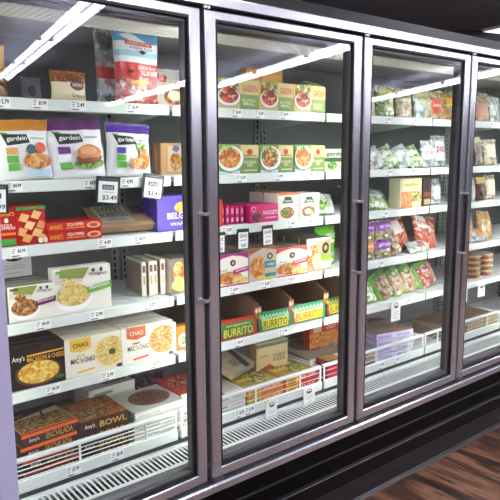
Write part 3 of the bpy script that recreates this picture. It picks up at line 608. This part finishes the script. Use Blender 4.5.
flat('dark brown grain meal box beside the orange edged pile in the basket', .768,.185,.19,.036,B0,.235,'#4a2e1c',[('r','food_picture',.02,.02,.98,.98,'granola'),('r','food_picture',.1,.1,.6,.5,'grain')],front='#3a2418',
  fitems=[('t','lettering',.1,.2,.3,.7,'#e6dccc',"Amy's"),('t','lettering',.4,.15,.95,.75,'#c9a24a','BOWL')], stack=4, yaw=.0, name='frozen_meal_box')
pzt=[('e','food_picture',.55,.5,.38,.36,'#6a4438'),('e','food_picture',.55,.5,.35,.33,'#8a6050'),('t','lettering',.42,.6,.72,.74,'#1f1a18','PIZZA'),('t','lettering',.26,.42,.86,.56,'#1f1a18','YOUR FAVORITE'),('t','lettering',.34,.24,.8,.38,'#1f1a18','VEGETABLE')]
wf=[('t','lettering',.06,.2,.5,.55,'#8a8a84','CAULIFLOWER'),('r','banner',.02,.8,.98,.86,'#5a5a54'),('r','banner',.55,.3,.9,.4,'#b8b8b0')]
flat('white flat pizza box in the bottom basket of the first door', .968,.215,.2,.025,B0,.23,'#b9b9b0',pzt,front='#ecebe2',fitems=wf,stack=5,yaw=.03,group='white flat pizza boxes in the first basket')
flat('white box with small lettering lying behind the pizza pile', .90,.2,.13,.04,B0,.45,'#c0c0b8',[('t','lettering',.4,.2,.9,.6,'#3a3a38','deluxe')],front='#d8d8d0',fitems=[('r','banner',.1,.3,.5,.6,'#8a8a84')],stack=4,yaw=.05)
for i,(x,z) in enumerate(((.56,0),(.56,.042),(.73,0),(.73,.042))):
    t=empty('dark_food_tray','dark green tray at the back of the first basket, '+['lower left','upper left','lower right','upper right'][i],'tray',(x+.08,.54,Z0+B0+z+.0),(0,0,0),'dark trays at the back of the first basket')
    m=MB(); m.prism([(-.07,.0),(.07,0),(.085,.034),(.088,.040),(-.088,.040),(-.085,.034)],-.085,.085,M('#2e3a34',.3)); m.build('tray_body',t)
    art(t,lambda u,v,e:(.17*(u-.5),-.0868-e,.028+.012*v),[('r','paper_label',.25,.1,.75,.95,'#8f9a90')])
bag('dark purple berry bag behind the white pizza pile', 1.01,.16,.14,.07,B0,y=.52,body=BV['dark'],mat=BV['dark'],seed=21,tilt=-.2,seal='#6a5068',items=[('e','logo_panel',.3,.6,.1,.08,'#d8ccd8')])
bag('dark purple berry bag at the right back of the first basket', 1.14,.15,.13,.07,B0,y=.5,mat=BV['dark'],seed=22,tilt=-.2,seal='#6a5068',items=[('e','logo_panel',.7,.6,.1,.08,'#b8a8b8')])
flat('red topped pizza box beside the white pile at the right mullion', 1.19,.16,.2,.026,B0,.26,'#b8463c',[('e','food_picture',.5,.5,.4,.4,'berry')],front='#e8e4dc',stack=5,group='red topped pizza boxes')

# ================================================================== second door
gp=lambda pic,side='#7a9452':[('r','banner',.56,.55,1,.97,'#d9c88c'),('e','emblem',.78,.74,.07,.10,'#c8452c'),('r','banner',.62,.60,.94,.63,'#8a6a3a'),('r','banner',.56,.0,1,.52,side),('t','lettering',.62,.25,.92,.44,'#e9e6b8','CHICKEN\nLESS'),('r','banner',.62,.1,.95,.14,'#c8d8a8'),
    ('p','bowl_picture',[(.03,.12),(.30,.04),(.50,.12),(.53,.12),(.53,.02),(.03,.02)],'#cfe0ee'),('e','bowl_picture',.31,.52,.30,.42,'#eef2f2'),('e','food_picture',.29,.56,.25,.35,pic),('e','food_picture',.2,.88,.14,.08,'salad')]
for (x,w,pic,nm) in ((1.338,.202,'nugget','left'),(1.543,.180,'stew','middle'),(1.726,.180,'nugget','right')):
    carton('green dinner box with golden bites bowl, second shelf, %s of three' % nm, x, w, .112, .05, S2, y=.212, body='#6f8a48', front='#87a05c', items=gp(pic), rows=2, yaw=0)
gy=lambda:[('r','banner',.0,.0,.05,1,'#f2c02a'),('r','food_picture',.05,.38,.52,.98,'veg'),('r','banner',.54,.0,1,.5,'#87a05c'),('r','banner',.54,.5,1,.98,'#d9c88c'),('t','lettering',.6,.6,.96,.82,'#c8452c','GARDEN'),('t','lettering',.6,.14,.92,.36,'#e9e6b8','BOWL\nMEAL'),('e','bowl_picture',.28,.40,.26,.30,'#eef2f2'),('e','food_picture',.28,.44,.22,.26,'berry')]
for (x,w,nm) in ((1.338,.203,'left'),(1.543,.178,'middle'),(1.724,.180,'right')):
    carton('yellow edged dinner box with red berry bowl, top shelf, %s of three' % nm, x, w, .11, .05, S1, y=.212, body='#9aa858', front='#c9c48c', items=gy(), rows=2)
carton('orange dinner box standing taller behind the top shelf boxes', 1.60,.20,.18,.03,S1,y=.36,body='#e0922c',items=[('r','banner',.3,.1,.95,.9,'#ecae34'),('p','food_picture',[(.1,.2),(.4,.9),(.45,.9),(.15,.1)],'#d9642c'),('e','food_picture',.2,.4,.2,.3,'fries')])
for i in range(3):
    bag('pale green vegetable pouch piled at the right end of the top shelf, %s' % ['lowest','middle','topmost'][i], 1.895,.13,.11,.045,S1+.004+.043*i,y=.30,mat=BV['greens'],seed=30+i,tilt=-1.35,seal='#dfe8c8',zoff=.022,group='pale green vegetable pouches, top shelf',items=[('r','logo_panel',.2,.3,.8,.6,'#dfe6c8')])
bag('speckled white bag leaning behind the right dinner box on the top shelf', 1.92,.12,.15,.05,S1,y=.42,mat=BV['frost'],seed=34,tilt=-.3,items=[('r','logo_panel',.2,.5,.8,.6,'#5a7aa0')])
carton('white and green vegetable box at the right end of the second shelf', 1.915,.15,.095,.06,S2,y=.225,body='#c8cfc0',items=[('e','food_picture',.35,.25,.2,.2,'salad'),('r','banner',.0,.42,1,.6,'#3f5a38'),('t','lettering',.1,.64,.9,.86,'#3a4a38','garden')])
# third shelf
carton('orange red box edge behind the left frame on the third shelf', 1.325,.042,.10,.1,S3,y=.215,body='#d8402c',items=[('r','spine_print',.3,.1,.7,.9,'#e8603c')])
for i in range(5):
    carton('magenta dessert box spine in the leaning row, %s from the left' % ['first','second','third','fourth','fifth'][i], 1.372+.024*i,.020,.078-.002*i,.13,S3,y=.24,body='#c42468',side='#9a1a50',yaw=.0,group='magenta box spines',items=[('r','spine_print',.2,.55,.8,.85,'#e88ab0'),('r','spine_print',.25,.15,.75,.35,'#e0d0d8')])
carton('magenta nugget dessert box facing front, left of the white vegetable boxes', 1.497,.148,.072,.14,S3,y=.212,body='#cc2570',side='#a01654',items=[('e','emblem',.12,.76,.08,.16,'#e8a0c0'),('e','emblem',.12,.76,.05,.1,'#b81e62'),('e','food_picture',.22,.32,.16,.26,'choc'),('t','lettering',.44,.42,.96,.66,'#f4dce6','NUGGETS'),('r','banner',.5,.22,.9,.3,'#e8a0c0')])
wv=lambda c:[('r','banner',.0,.92,1,1,c),('p','logo_panel',[(.2,.62),(.32,.86),(.6,.86),(.72,.62)],'#3a5230'),('t','lettering',.3,.66,.62,.76,'#e8ece0','Farms'),('e','bowl_picture',.42,.26,.42,.27,'#f4f2ea'),('e','food_picture',.42,.28,.35,.21,'stew'),('e','food_picture',.36,.28,.16,.10,'salad'),('r','banner',.8,.5,.95,.52,'#5a5a50')]
carton('white veggie meal box with orange top edge on the third shelf', 1.642,.116,.112,.09,S3,y=.212,body='#eceadc',topc='#d8874a',items=wv('#e0763a'),rows=2)
carton('white veggie meal box with green leaf logo beside the orange edged one', 1.762,.118,.106,.05,S3,y=.212,body='#eceadc',items=wv('#c9d0b8')+[('e','food_picture',.38,.28,.15,.11,'#f4ecd0')],rows=2)
bag('clear white and green bag at the right end of the third shelf', 1.875,.15,.10,.05,S3,mat=BV['frost'],seed=36,tilt=-.35,roll=.1,items=[('e','food_picture',.4,.4,.3,.25,'salad'),('r','logo_panel',.45,.05,.9,.3,'#e4e8e0')])
carton('dark green box far back above the clear bag on the third shelf', 1.95,.14,.085,.05,S3,y=.4,body='#26332a',items=[('r','banner',.1,.6,.9,.75,'#8a958a')])
# fourth shelf
def app(c, x,w,h,label,pic,rows=5,extra=(),body='#f0ece2'):
    return carton(label,x,w,h,.042,S4,y=.21,body=body,topc='#77736c',yaw=-.02,rows=rows,
      items=[('p','banner',[(0,.80),(.2,.90),(.5,.95),(.8,.90),(1,.80),(1,1),(0,1)],c),('e','food_picture',.4,.26,.40,.20,pic),('e','food_picture',.72,.16,.25,.12,'pasta'),('e','emblem',.5,.72,.09,.10,'#3a2a24'),('e','emblem',.5,.72,.04,.05,'#cdb890'),('p','banner',[(.5,.36),(1,.42),(1,.58),(.5,.5)],c),('t','lettering',.56,.42,.96,.5,'#f4e8f0','appetizer',.05),('t','lettering',.04,.42,.36,.56,'#3f7a3c','Feel\nGood'),('r','banner',0,0,1,.05,c)]+list(extra),
      top=[('e','emblem',.5,.5,.08,.22,'#1f1a18'),('e','emblem',.2,.5,.05,.15,'#1f1a18'),('e','emblem',.8,.5,.05,.15,'#1f1a18')])
app('#b01e7a',1.331,.152,.126,'white appetizer box with magenta wave and dumplings','nugget',rows=4)
carton('beige appetizer box with teal banners and golden rolls', 1.488,.140,.136,.042,S4,y=.21,body='#cdbfae',topc='#77736c',yaw=-.02,rows=4,items=[('r','food_picture',.02,.04,.98,.75,'#c9c0b0'),('p','food_picture',[(0,.8),(.5,.98),(1,.9),(1,1),(0,1)],'#b05a3a'),('e','food_picture',.33,.42,.28,.34,'nugget'),('e','food_picture',.6,.1,.34,.09,'pasta'),('e','emblem',.76,.72,.11,.1,'#5a4a40'),('e','emblem',.76,.72,.05,.05,'#d8c8a8'),('r','banner',.56,.38,.97,.58,'#1f8a86'),('t','lettering',.62,.44,.92,.52,'#e0f0ee','CHEESE'),('r','banner',.56,.12,.97,.22,'#1f8a86')])
app('#d8402c',1.632,.174,.122,'white appetizer box with red wave and folded pockets','nugget',rows=5)
carton('dark photo appetizer box with green banner and stuffed rolls', 1.810,.145,.145,.045,S4,y=.215,body='#8a7a68',topc='#6a6860',rows=4,yaw=-.02,items=[('r','food_picture',.0,.0,1,.95,'#b0a088'),('p','food_picture',[(0,.6),(.5,.9),(1,.95),(1,.99),(0,.99)],'#e8e2d4'),('e','food_picture',.25,.45,.22,.38,'nugget'),('e','food_picture',.42,.3,.2,.24,'#e8c8a0'),('e','food_picture',.12,.6,.08,.12,'#f4f0e4'),('e','emblem',.76,.68,.14,.17,'#2e2a20'),('e','emblem',.76,.68,.07,.08,'#a89a60'),('r','banner',.56,.3,.98,.48,'#8fb53c'),('r','banner',.56,.08,.98,.28,'#d8d8c8')])
for i in range(2): bag('bright green pouch with white print at the right end of the fourth shelf, %s' % ['lower','upper'][i], 1.945,.13,.09,.05,S4+.088*i,y=.28,mat=M('#6cc22c',.35,coat=.3),seed=40+i,seal='#a4dc6a',tilt=-.03,group='bright green pouches',items=[('r','logo_panel',.1,.42,.9,.62,'#a8b8a0'),('e','food_picture',.5,.22,.3,.14,'#d8e8b0')])
# fifth shelf: open-front burrito cartons
def tray(x,w,h,label,c1,c2,ink,d=.34):
    t=empty('open_burrito_carton',label,'carton',(x+w/2,.215+d/2,Z0+S5),(0,0,-.02),'open front burrito cartons')
    kr=M('#7a5c44',.6); m=MB(); th=.003
    m.box(-w/2,w/2,-d/2,d/2,0,th,kr); m.box(-w/2,w/2,-d/2,-d/2+th,th,h*.82,M(c1,.45)); m.box(-w/2,w/2,d/2-th,d/2,th,h*1.5,kr)
    for s_ in (-1,1):
        xa=-w/2 if s_<0 else w/2-th; vs=[(xa+a,y,z) for a in (0,th) for y,z in ((-d/2+th,th),(d/2-th,th),(d/2-th,h*1.55),(-d/2+.06,h*1.45),(-d/2+th,h*1.2))]
        m.add(vs,[(0,1,2,3,4),(9,8,7,6,5),(0,5,6,1),(1,6,7,2),(2,7,8,3),(3,8,9,4),(4,9,5,0)],kr)
    m.build('carton',t)
    H=h*.82; S=lambda u,v,e:(w*(u-.5),-d/2-.0004-e,H*v)
    zig=[(.08+.84*i/16,.74+.16*(i%2)) for i in range(17)]
    art(t,S,[('p','front_print',[(.08,.3)]+zig[:1]+zig[1:]+[(.92,.3)],c2),('r','front_print',.12,.1,.9,.58,ink[0]),('t','lettering',.14,.14,.88,.54,ink[1],'BURRITO'),('t','lettering',.2,.62,.8,.74,ink[2],'organic'),('r','front_print',.02,.1,.08,.6,ink[3]),('e','front_print',.04,.8,.03,.09,'#e8c03a')])
    for s_ in (-1,1):
        X=s_*(w/2-.004)
        art(t,lambda u,v,e,X=X:(X+.022*(u-.5),-d/2+.0-.0012-e,H*.7+h*.55*v),[('r','corner_flap',0,0,1,1,'#b03028' if s_>0 else '#2f6a44'),('e','corner_flap',.5,.7,.3,.2,'#e8d8a0'),('e','corner_flap',.5,.3,.25,.14,'#4f9a44')])
    # wrapped burritos inside
    for r_ in range(3):
        b=empty('wrapped_burrito','%s wrapped burrito inside the %s' % (['front','middle','back'][r_], label),'burrito',(x+w/2,.27+.075*r_,Z0+S5+.004+.012),(0,0,-.02+.1*r_),'wrapped burritos in open cartons')
        g=MB(); n=10; N=12; vs=[]; 
        for i in range(n+1):
            u=i/n; rr=.0215*(1-abs(2*u-1)**6*.55); 
            for k in range(N): a=2*math.pi*k/N; vs.append(((w-.03)*(u-.5), rr*1.25*math.cos(a), .010+rr*math.sin(a)*.95))
        fs=[(i*N+k,i*N+(k+1)%N,(i+1)*N+(k+1)%N,(i+1)*N+k) for i in range(n) for k in range(N)]+[tuple(range(N)),tuple(n*N+k for k in range(N))]
        g.add(vs,fs,M(['#3d7a46','#a83a30','#3d7a46'][r_],.35,coat=.3),True); g.build('wrapper',b)
tray(1.340,.194,.10,'red open burrito carton at the left of the fifth shelf','#c42a28','#3f8a3c',('#2f7a3a','#e8d04a','#f0e0a0','#c42a28'))
tray(1.545,.176,.10,'green and yellow open burrito carton, middle of the fifth shelf','#2f8a5a','#9fd8a8',('#e8cf2a','#2f6a2c','#2f8a5a','#2f6a44'))
tray(1.725,.205,.10,'green and yellow open burrito carton, right of the fifth shelf','#2f8a5a','#9fd8a8',('#e8cf2a','#a86a1c','#2f8a5a','#c83a30'))
tray(1.938,.17,.10,'dark patterned open burrito carton at the right mullion','#3a4a2a','#8a9a4a',('#e8c03a','#2f6a2c','#a8283c','#a8283c'))
# bottom basket of the second door
wp=[('t','lettering',.1,.3,.4,.7,'#3a3a38','deluxe'),('r','banner',.0,.86,1,.92,'#b8b8b0'),('r','banner',.55,.4,.9,.5,'#9a9a94')]
flat('white and grey pizza box at the left of the second basket',1.325,.155,.26,.030,B0,.225,'#d0cec4',[('r','top_print',.1,.1,.9,.9,'#bdb9a8'),('p','top_print',[(0,.0),(.4,.0),(.3,.3),(0,.3)],'#9a3a34')],front='#eeece4',fitems=wp,stack=3,group='white pizza boxes in the second basket')
ug=[('r','top_print',.02,.02,.98,.98,'#a48a4a'),('e','food_picture',.6,.5,.34,.4,'veg'),('r','logo_panel',.1,.3,.5,.75,'#d9b93a'),('t','lettering',.14,.4,.46,.64,'#3a2c18','UDIS')]
for (x,w,c,c2,nm,n_) in ((1.487,.2,'#e88a2c','#e05a2a','orange and yellow',4),(1.692,.205,'#c8283a','#a81e34','red and yellow',3)):
    flat('%s fronted flat pizza box in the second basket' % nm, x,w,.28,.042,B0,.225,'#9a824a',ug,front=c,fitems=[('r','logo_panel',.04,.1,.38,.92,'#efc23a') if n_==4 else ('r','logo_panel',.04,.1,.40,.92,'#efc23a'),('t','lettering',.1,.28,.32,.74,'#3a2018','UDIS'),('t','lettering',.44,.45,.9,.8,'#f8e8d4','PIZZA CRUST'),('r','banner',.42,.26,.98,.34,c2)],stack=2)
carton('brown and green kraft box standing behind the yellow pizza pile',1.652,.18,.125,.05,B0+.087,y=.36,body='#c0a878',topc='#d8d4c4',yaw=-.06,items=[('r','banner',.0,.84,1,.97,'#4f6a4a'),('t','lettering',.5,.25,.92,.52,'#3a4a30','THREE\nPIZZA'),('r','banner',.1,.5,.38,.53,'#6a5a3a'),('p','food_picture',[(.0,.0),(.4,.2),(.6,.0)],'#8a3a28')],left=[('r','end_print',.0,.0,1,1,'#a88458')])
flat('tilted kraft box with green print leaning at the left of the second basket',1.44,.18,.14,.03,B0+.135,.33,'#b0a184',[('t','lettering',.3,.2,.6,.5,'#2f4a34','WILD\nPIZZA'),('p','top_print',[(.55,.0),(.75,.0),(.95,1),(.75,1)],'#3a2c26')],front='#8a8474',yaw=.35,tilt=.35,name='frozen_meal_box')
carton('red orange box with crumbled topping picture at the back right of the basket',2.04,.22,.125,.05,B0+.094,y=.42,body='#b8442c',items=[('r','food_picture',.0,.0,1,.6,'fries'),('r','banner',.45,.62,.85,.9,'#c8402c'),('r','banner',.1,.62,.35,.9,'#d8b0a0'),('t','lettering',.5,.68,.8,.82,'#f0d0c0','CRISPY')],yaw=-.04)
flat('greyish flat box with pale edge under the red orange box',1.945,.24,.30,.030,B0,.31,'#8f8a7a',[('r','top_print',.1,.1,.9,.9,'#9a9484'),('e','food_picture',.5,.6,.35,.3,'#6a4438')],front='#e6e2da',stack=3,yaw=-.06,fitems=[('r','banner',.1,.3,.8,.5,'#a8a29a')])
flat('red fronted pizza box at the right mullion of the second basket',1.955,.1,.08,.026,B0,.215,'#8a3030',[('r','top_print',.1,.1,.9,.9,'#a88a5a')],front='#c8283a',stack=4,yaw=0)

# ================================================================== third door
def simple_pouch(label,x,w,h,z,y,mat,panel=None,words=None,seed=0,tilt=-.1,roll=0,seal='#e4e8e4',t=.04,group=None,bands=(),extra=()):
    it=[]
    if panel: it.append(('r','logo_panel',*panel))
    if words: it.append(('t','lettering',*words))
    return bag(label,x,w,h,t,z,y=y,mat=mat,seed=seed,tilt=tilt,roll=roll,seal=seal,group=group,bands=bands,items=it+list(extra))
for i,(x,w,h,pc,mt,nm) in enumerate(((2.19,.11,.13,'#c8c83a','tan','far left'),(2.31,.13,.15,'#d8cf5a','greens','second'),(2.45,.13,.145,'#c9c9a0','tan','third'),(2.59,.13,.15,'#b8b88a','frost','fourth'))):
    simple_pouch('yellowish printed pouch on the top shelf behind the third door, %s from the left'%nm,x,w,h,S1,.25,BV[mt],(.15,.55,.85,.85,pc),(.2,.62,.8,.76,'#4a4a2c','pilaf'),seed=50+i,group='yellowish pouches')
simple_pouch('pouch with red splash print on the top shelf, third door',2.70,.14,.15,S1,.25,BV['tan'],(.2,.2,.8,.7,'#d8583a'),(.25,.4,.75,.55,'#f6e8d8','berry'),seed=55)
simple_pouch('yellow orange pouch right of the red splash pouch',2.845,.12,.15,S1,.26,BV['orange'],(.2,.5,.8,.8,'#e8b93a'),None,seed=56)
simple_pouch('green capped orange pouch by the right mullion on the top shelf',2.96,.13,.16,S1,.27,BV['orange'],None,None,seed=57,bands=[(.78,1.01,'#4fa06a')])
for i,(x,w,h,mt,r_,nm) in enumerate(((2.15,.14,.11,'tan',-.3,'yellowish, leftmost'),(2.25,.13,.11,'frost',-.4,'frosty, second from left'),(2.35,.14,.115,'greens',-.5,'green beans, third from left'),(2.46,.14,.12,'frost',-.4,'frosty, fourth from left'),(2.56,.13,.12,'greens',-.3,'mixed greens, fifth from left'))):
    simple_pouch('leaning clear vegetable bag on the second shelf, %s'%nm,x,w,h,S2,.24,BV[mt],None,None,seed=60+i,tilt=-.45,roll=r_*.8,group='leaning clear vegetable bags',extra=[('r','logo_panel',.3,.55,.7,.75,'#dfe4e0')])
simple_pouch('pale pouch with pink print near the right end of the second shelf',2.66,.10,.14,S2,.24,BV['frost'],(.15,.3,.85,.8,'#e8dce0'),(.2,.45,.8,.65,'#b0506a','rice'),seed=66)
simple_pouch('tall pale pouch with red print at the right end of the second shelf',2.765,.12,.165,S2,.25,BV['frost'],(.15,.2,.85,.8,'#e4dce0'),(.2,.4,.8,.65,'#b04050','peas'),seed=67)
for i,(x,z) in enumerate(((2.21,0),(2.29,.0),(2.25,.035))):
    simple_pouch('clear bag of green vegetables at the left of the third shelf, %s'%['front left','front right','lying on top'][i],x,.20,.125,S3+z,.235+.05*i,BV['greens' if i<2 else 'frost'],(.1,.55,.9,.9,'#cfd8d8'),(.2,.62,.7,.8,'#3f5a48','peas'),seed=70+i,tilt=-.7 if i<2 else -1.0,roll=.1,group='green vegetable bags')
carton('box of orange vegetables with cream spine on the third shelf',2.47,.175,.145,.07,S3,y=.24,body='#d9d2b0',items=[('r','food_picture',.05,.0,.55,.55,'fries'),('r','food_picture',.55,.2,1,.55,'veg'),('r','banner',.1,.62,.9,.95,'#d8cf9a'),('t','lettering',.2,.7,.8,.86,'#7a8a4a','medley')])
carton('dark slim pouch box with brown print on the third shelf',2.655,.075,.14,.05,S3,y=.24,body='#4a3428',items=[('e','food_picture',.5,.75,.3,.2,'#2a2430'),('r','banner',.1,.35,.9,.5,'#8a4030'),('r','banner',.15,.05,.85,.25,'#b09a70')])
simple_pouch('white pouch with green print at the right end of the third shelf',2.74,.10,.135,S3,.24,BV['frost'],(.2,.2,.8,.7,'#e0e6e0'),None,seed=75)
for i,(x,z,c,nm) in enumerate(((2.17,0,'#e08a2c','lower left'),(2.295,0,'#8a3fa8','lower right'),(2.17,.09,'#8a3fa8','upper left'),(2.295,.09,'#9a4fb8','upper right'))):
    simple_pouch('steam pouch with bright label in the pile left on the fourth shelf, %s'%nm,x,.125,.095,S4+z,.23,BV['tan'],(.05,.48,.95,.92,c),(.15,.6,.85,.8,'#e8d8f0','grain'),seed=80+i,tilt=-.06,group='bright label steam pouches',extra=[('e','food_picture',.5,.22,.25,.15,'#5a6a34'),('e','food_picture',.5,.22,.12,.08,'#d8d8a0')])
simple_pouch('brown pouch leaning beside the purple pouches',2.425,.10,.12,S4,.24,BV['brown'],None,None,seed=85,tilt=-.3,roll=-.3)
simple_pouch('dark pouch standing behind the brown one',2.40,.13,.17,S4,.4,BV['dark'],None,None,seed=86)
simple_pouch('clear bag of red pepper strips, left of the pair on the fourth shelf',2.50,.17,.17,S4,.29,BV['redveg'],(.3,.55,.75,.95,'#e8dede'),None,seed=87,tilt=-.3,roll=-.2)
simple_pouch('clear bag of red pepper strips, right of the pair on the fourth shelf',2.665,.20,.18,S4,.26,BV['redveg'],(.1,.6,.5,.98,'#e8e0e0'),(.12,.7,.46,.84,'#b03a34','fire'),seed=88,tilt=-.3,roll=.15)
simple_pouch('small white pouch lying in front of the red pepper bags',2.56,.17,.07,S4,.212,BV['frost'],(.4,.3,.75,.75,'#8a4a48'),None,seed=89,tilt=-.75)
simple_pouch('bag of green vegetables at the left end of the fifth shelf',2.14,.20,.12,S5,.235,BV['greens'],None,None,seed=90,tilt=-.5)
simple_pouch('second bag of green vegetables behind the left one on the fifth shelf',2.20,.20,.12,S5,.33,BV['greens'],None,None,seed=91,tilt=-.4)
for i,(x,w,mt) in enumerate(((2.36,.12,'brown'),(2.475,.12,'mixed'),(2.59,.12,'mixed'),(2.72,.17,'shrimp'))):
    simple_pouch('clear bag with green slanted edge on the fifth shelf, %s from the left'%['first','second','third','fourth'][i],x,w,.15,S5,.24+.01*i,BV[mt],(.0,.1,.16,.97,'#6fae4a'),None,seed=92+i,tilt=-.3,roll=-.42 if i<3 else -.3,seal='#8fc86a',group='green edged clear bags',bands=[(.86,1.01,'#5f9a4a')])
# third basket
flat('white and violet flat pizza box, large, leaning in the third basket',2.40,.24,.28,.034,B0,.25,'#9a8272',[('r','top_print',.04,.04,.96,.96,'#a08878'),('e','top_print',.5,.45,.3,.25,'#8a7468'),('t','lettering',.3,.35,.75,.5,'#6a5a9a','pizza'),('p','top_print',[(.4,.7),(.6,.9),(.9,.8),(.9,.72)],'#5a4628'),('e','food_picture',.8,.2,.1,.07,'#c85a34')],front='#d8d0ea',fitems=[('t','lettering',.55,.2,.9,.7,'#4a3aa0','GF pizza'),('r','banner',.05,.2,.4,.7,'#b4a6dc')],stack=4,yaw=-.22,tilt=.0,left=[('r','side_print',0,0,1,1,'#b4a6dc'),('r','side_print',.05,.2,.4,.8,'#8f80c8'),('t','lettering',.5,.2,.9,.7,'#f0ecf8','GF pizza')])
flat('dull brown frozen meal box in the left of the third basket',2.14,.2,.2,.03,B0,.25,'#6a5a4c',[('e','food_picture',.5,.5,.35,.3,'berry'),('r','top_print',.1,.8,.9,.9,'#a89c8c')],front='#b8b0a4',fitems=[('r','banner',.1,.3,.9,.6,'#8a3a2c')],stack=2,yaw=.1)
simple_pouch('pouch with orange salmon picture slumped behind the left of the third basket',2.26,.2,.2,B0+.02,.42,BV['frost'],None,None,seed=99,tilt=-.5,roll=-.3,extra=[('p','food_picture',[(.2,.7),(.5,.8),(.8,.3),(.6,.2)],'#b05a3a')])
# ================================================================== fourth door
simple_pouch('orange pouch with pink center on the top shelf of the rightmost visible door',3.12,.15,.16,S1,.24,BV['tan'],(.1,.1,.9,.62,'#d99a7a'),(.25,.75,.75,.86,'#c87a4a','mango'),seed=101)
simple_pouch('pale bag right of the orange pouch, cut by the photo edge',3.28,.13,.15,S1,.25,BV['frost'],None,None,seed=102)
simple_pouch('clear bag of dark nuts on the second shelf of the rightmost visible door',3.12,.12,.16,S2,.24,BV['nuts'],None,None,seed=103,roll=-.1,bands=[(.8,1.01,'#c8c8a8')])
simple_pouch('pale cream bag beside the dark nuts bag',3.24,.16,.15,S2,.25,BV['tan'],(.2,.3,.8,.8,'#cfcfb8'),None,seed=104)
simple_pouch('frosted clear bag left of the dark jar pouch on the third shelf',3.05,.13,.13,S3,.24,BV['frost'],None,None,seed=105)
simple_pouch('slim pouch with dark red contents and yellow cap on the third shelf',3.185,.09,.13,S3,.235,M('#5a2228',.35,coat=.3),(.1,.2,.9,.4,'#3a1418'),None,seed=106,bands=[(.72,1.01,'#d8b84a')])
simple_pouch('cream pouch at the right photo edge on the third shelf',3.285,.12,.14,S3,.25,BV['tan'],(.1,.2,.9,.8,'#d4d0b4'),None,seed=107)
for i,(x,nm) in enumerate(((3.03,'left'),(3.12,'middle'),(3.22,'right'),(3.33,'rightmost'))):
    simple_pouch('crinkled orange chip bag on the fourth shelf, %s of the heap'%nm,x,.15,.17-.02*(i%2),S4,.235+.05*(i%2),BV['orange'],None,None,seed=110+i,tilt=-.2,roll=.12*(-1)**i,t=.045,group='orange chip bags')
simple_pouch('white pouch with orange fish print lying before the orange chip bags',3.12,.18,.08,S4,.213,BV['frost'],(.3,.3,.7,.7,'#d9822c'),None,seed=115,tilt=-.6)
def tub(x,y,z,r,h,c1,c2,label,grp):
    t=empty('round_tub',label,'tub',(x,y,Z0+z),(0,0,0),grp); m=MB(); N=24; pr=[(r*.86,0),(r*.9,.003),(r*.97,h*.72)]; lid=[(r,h*.72),(r*1.02,h*.76),(r*1.02,h*.96),(r*.97,h)]
    def lathe(m,p,mat):
        vs=[(q*math.cos(2*math.pi*k/N),q*math.sin(2*math.pi*k/N),zz) for q,zz in p for k in range(N)]
        fs=[(i*N+k,i*N+(k+1)%N,(i+1)*N+(k+1)%N,(i+1)*N+k) for i in range(len(p)-1) for k in range(N)]+[tuple(range(N))[::-1],tuple((len(p)-1)*N+k for k in range(N))]
        m.add(vs,fs,mat,False)
    lathe(m,pr,c1); m.build('tub_body',t); m=MB(); lathe(m,lid,c2); m.build('lid',t)
for cx,c1,c2,r,nm in ((3.10,F['salad'],M('#d8dcc8',.4),.045,'green'),(3.225,F['granola'],M('#b9a890',.4),.062,'brown'),(3.36,F['granola'],M('#c0b09a',.4),.062,'right brown')):
    for k in range(4): tub(cx,.30,S5+k*.033,r,.032,c1,c2,'%s tub in the stack of round tubs, %s'%(nm,['lowest','second from the bottom','third from the bottom','topmost'][k]),'stacked round tubs')
for i in range(3):
    flat('tan flat box in the basket of the rightmost visible door, %s pile'%['left','middle','right'][i],2.93+.19*i,.18,.24,.026,B0,.23,'#8f7a62',[('r','top_print',.1,.1,.9,.9,'#7a6450')],front='#c8b48e',fitems=[('r','banner',.1,.3,.7,.6,'#a08a64')],stack=3)
# ================================================================== camera and view
cam = bpy.data.cameras.new('camera'); co = bpy.data.objects.new('camera', cam); COL.objects.link(co)
cam.sensor_width = 36; cam.lens = 611/500*36; cam.clip_start = .02
R = Matrix(((.77804454,.10245437,-.61979819),(-.62818785,.118769,-.7689434),(-.0051688,.9876219,.15676816)))
co.matrix_world = Matrix.Translation((0,-1.643,Z0)) @ R.to_4x4()
sc = bpy.context.scene; sc.camera = co
w = bpy.data.worlds.new('world'); sc.world = w; w.use_nodes = True; w.node_tree.nodes['Background'].inputs[0].default_value = (.5,.52,.6,1); w.node_tree.nodes['Background'].inputs[1].default_value = .3
sc.view_settings.view_transform = 'Standard'; sc.view_settings.look = 'None'; sc.view_settings.gamma = 1; sc.view_settings.use_curve_mapping = False
sc.view_settings.exposure = 0.6
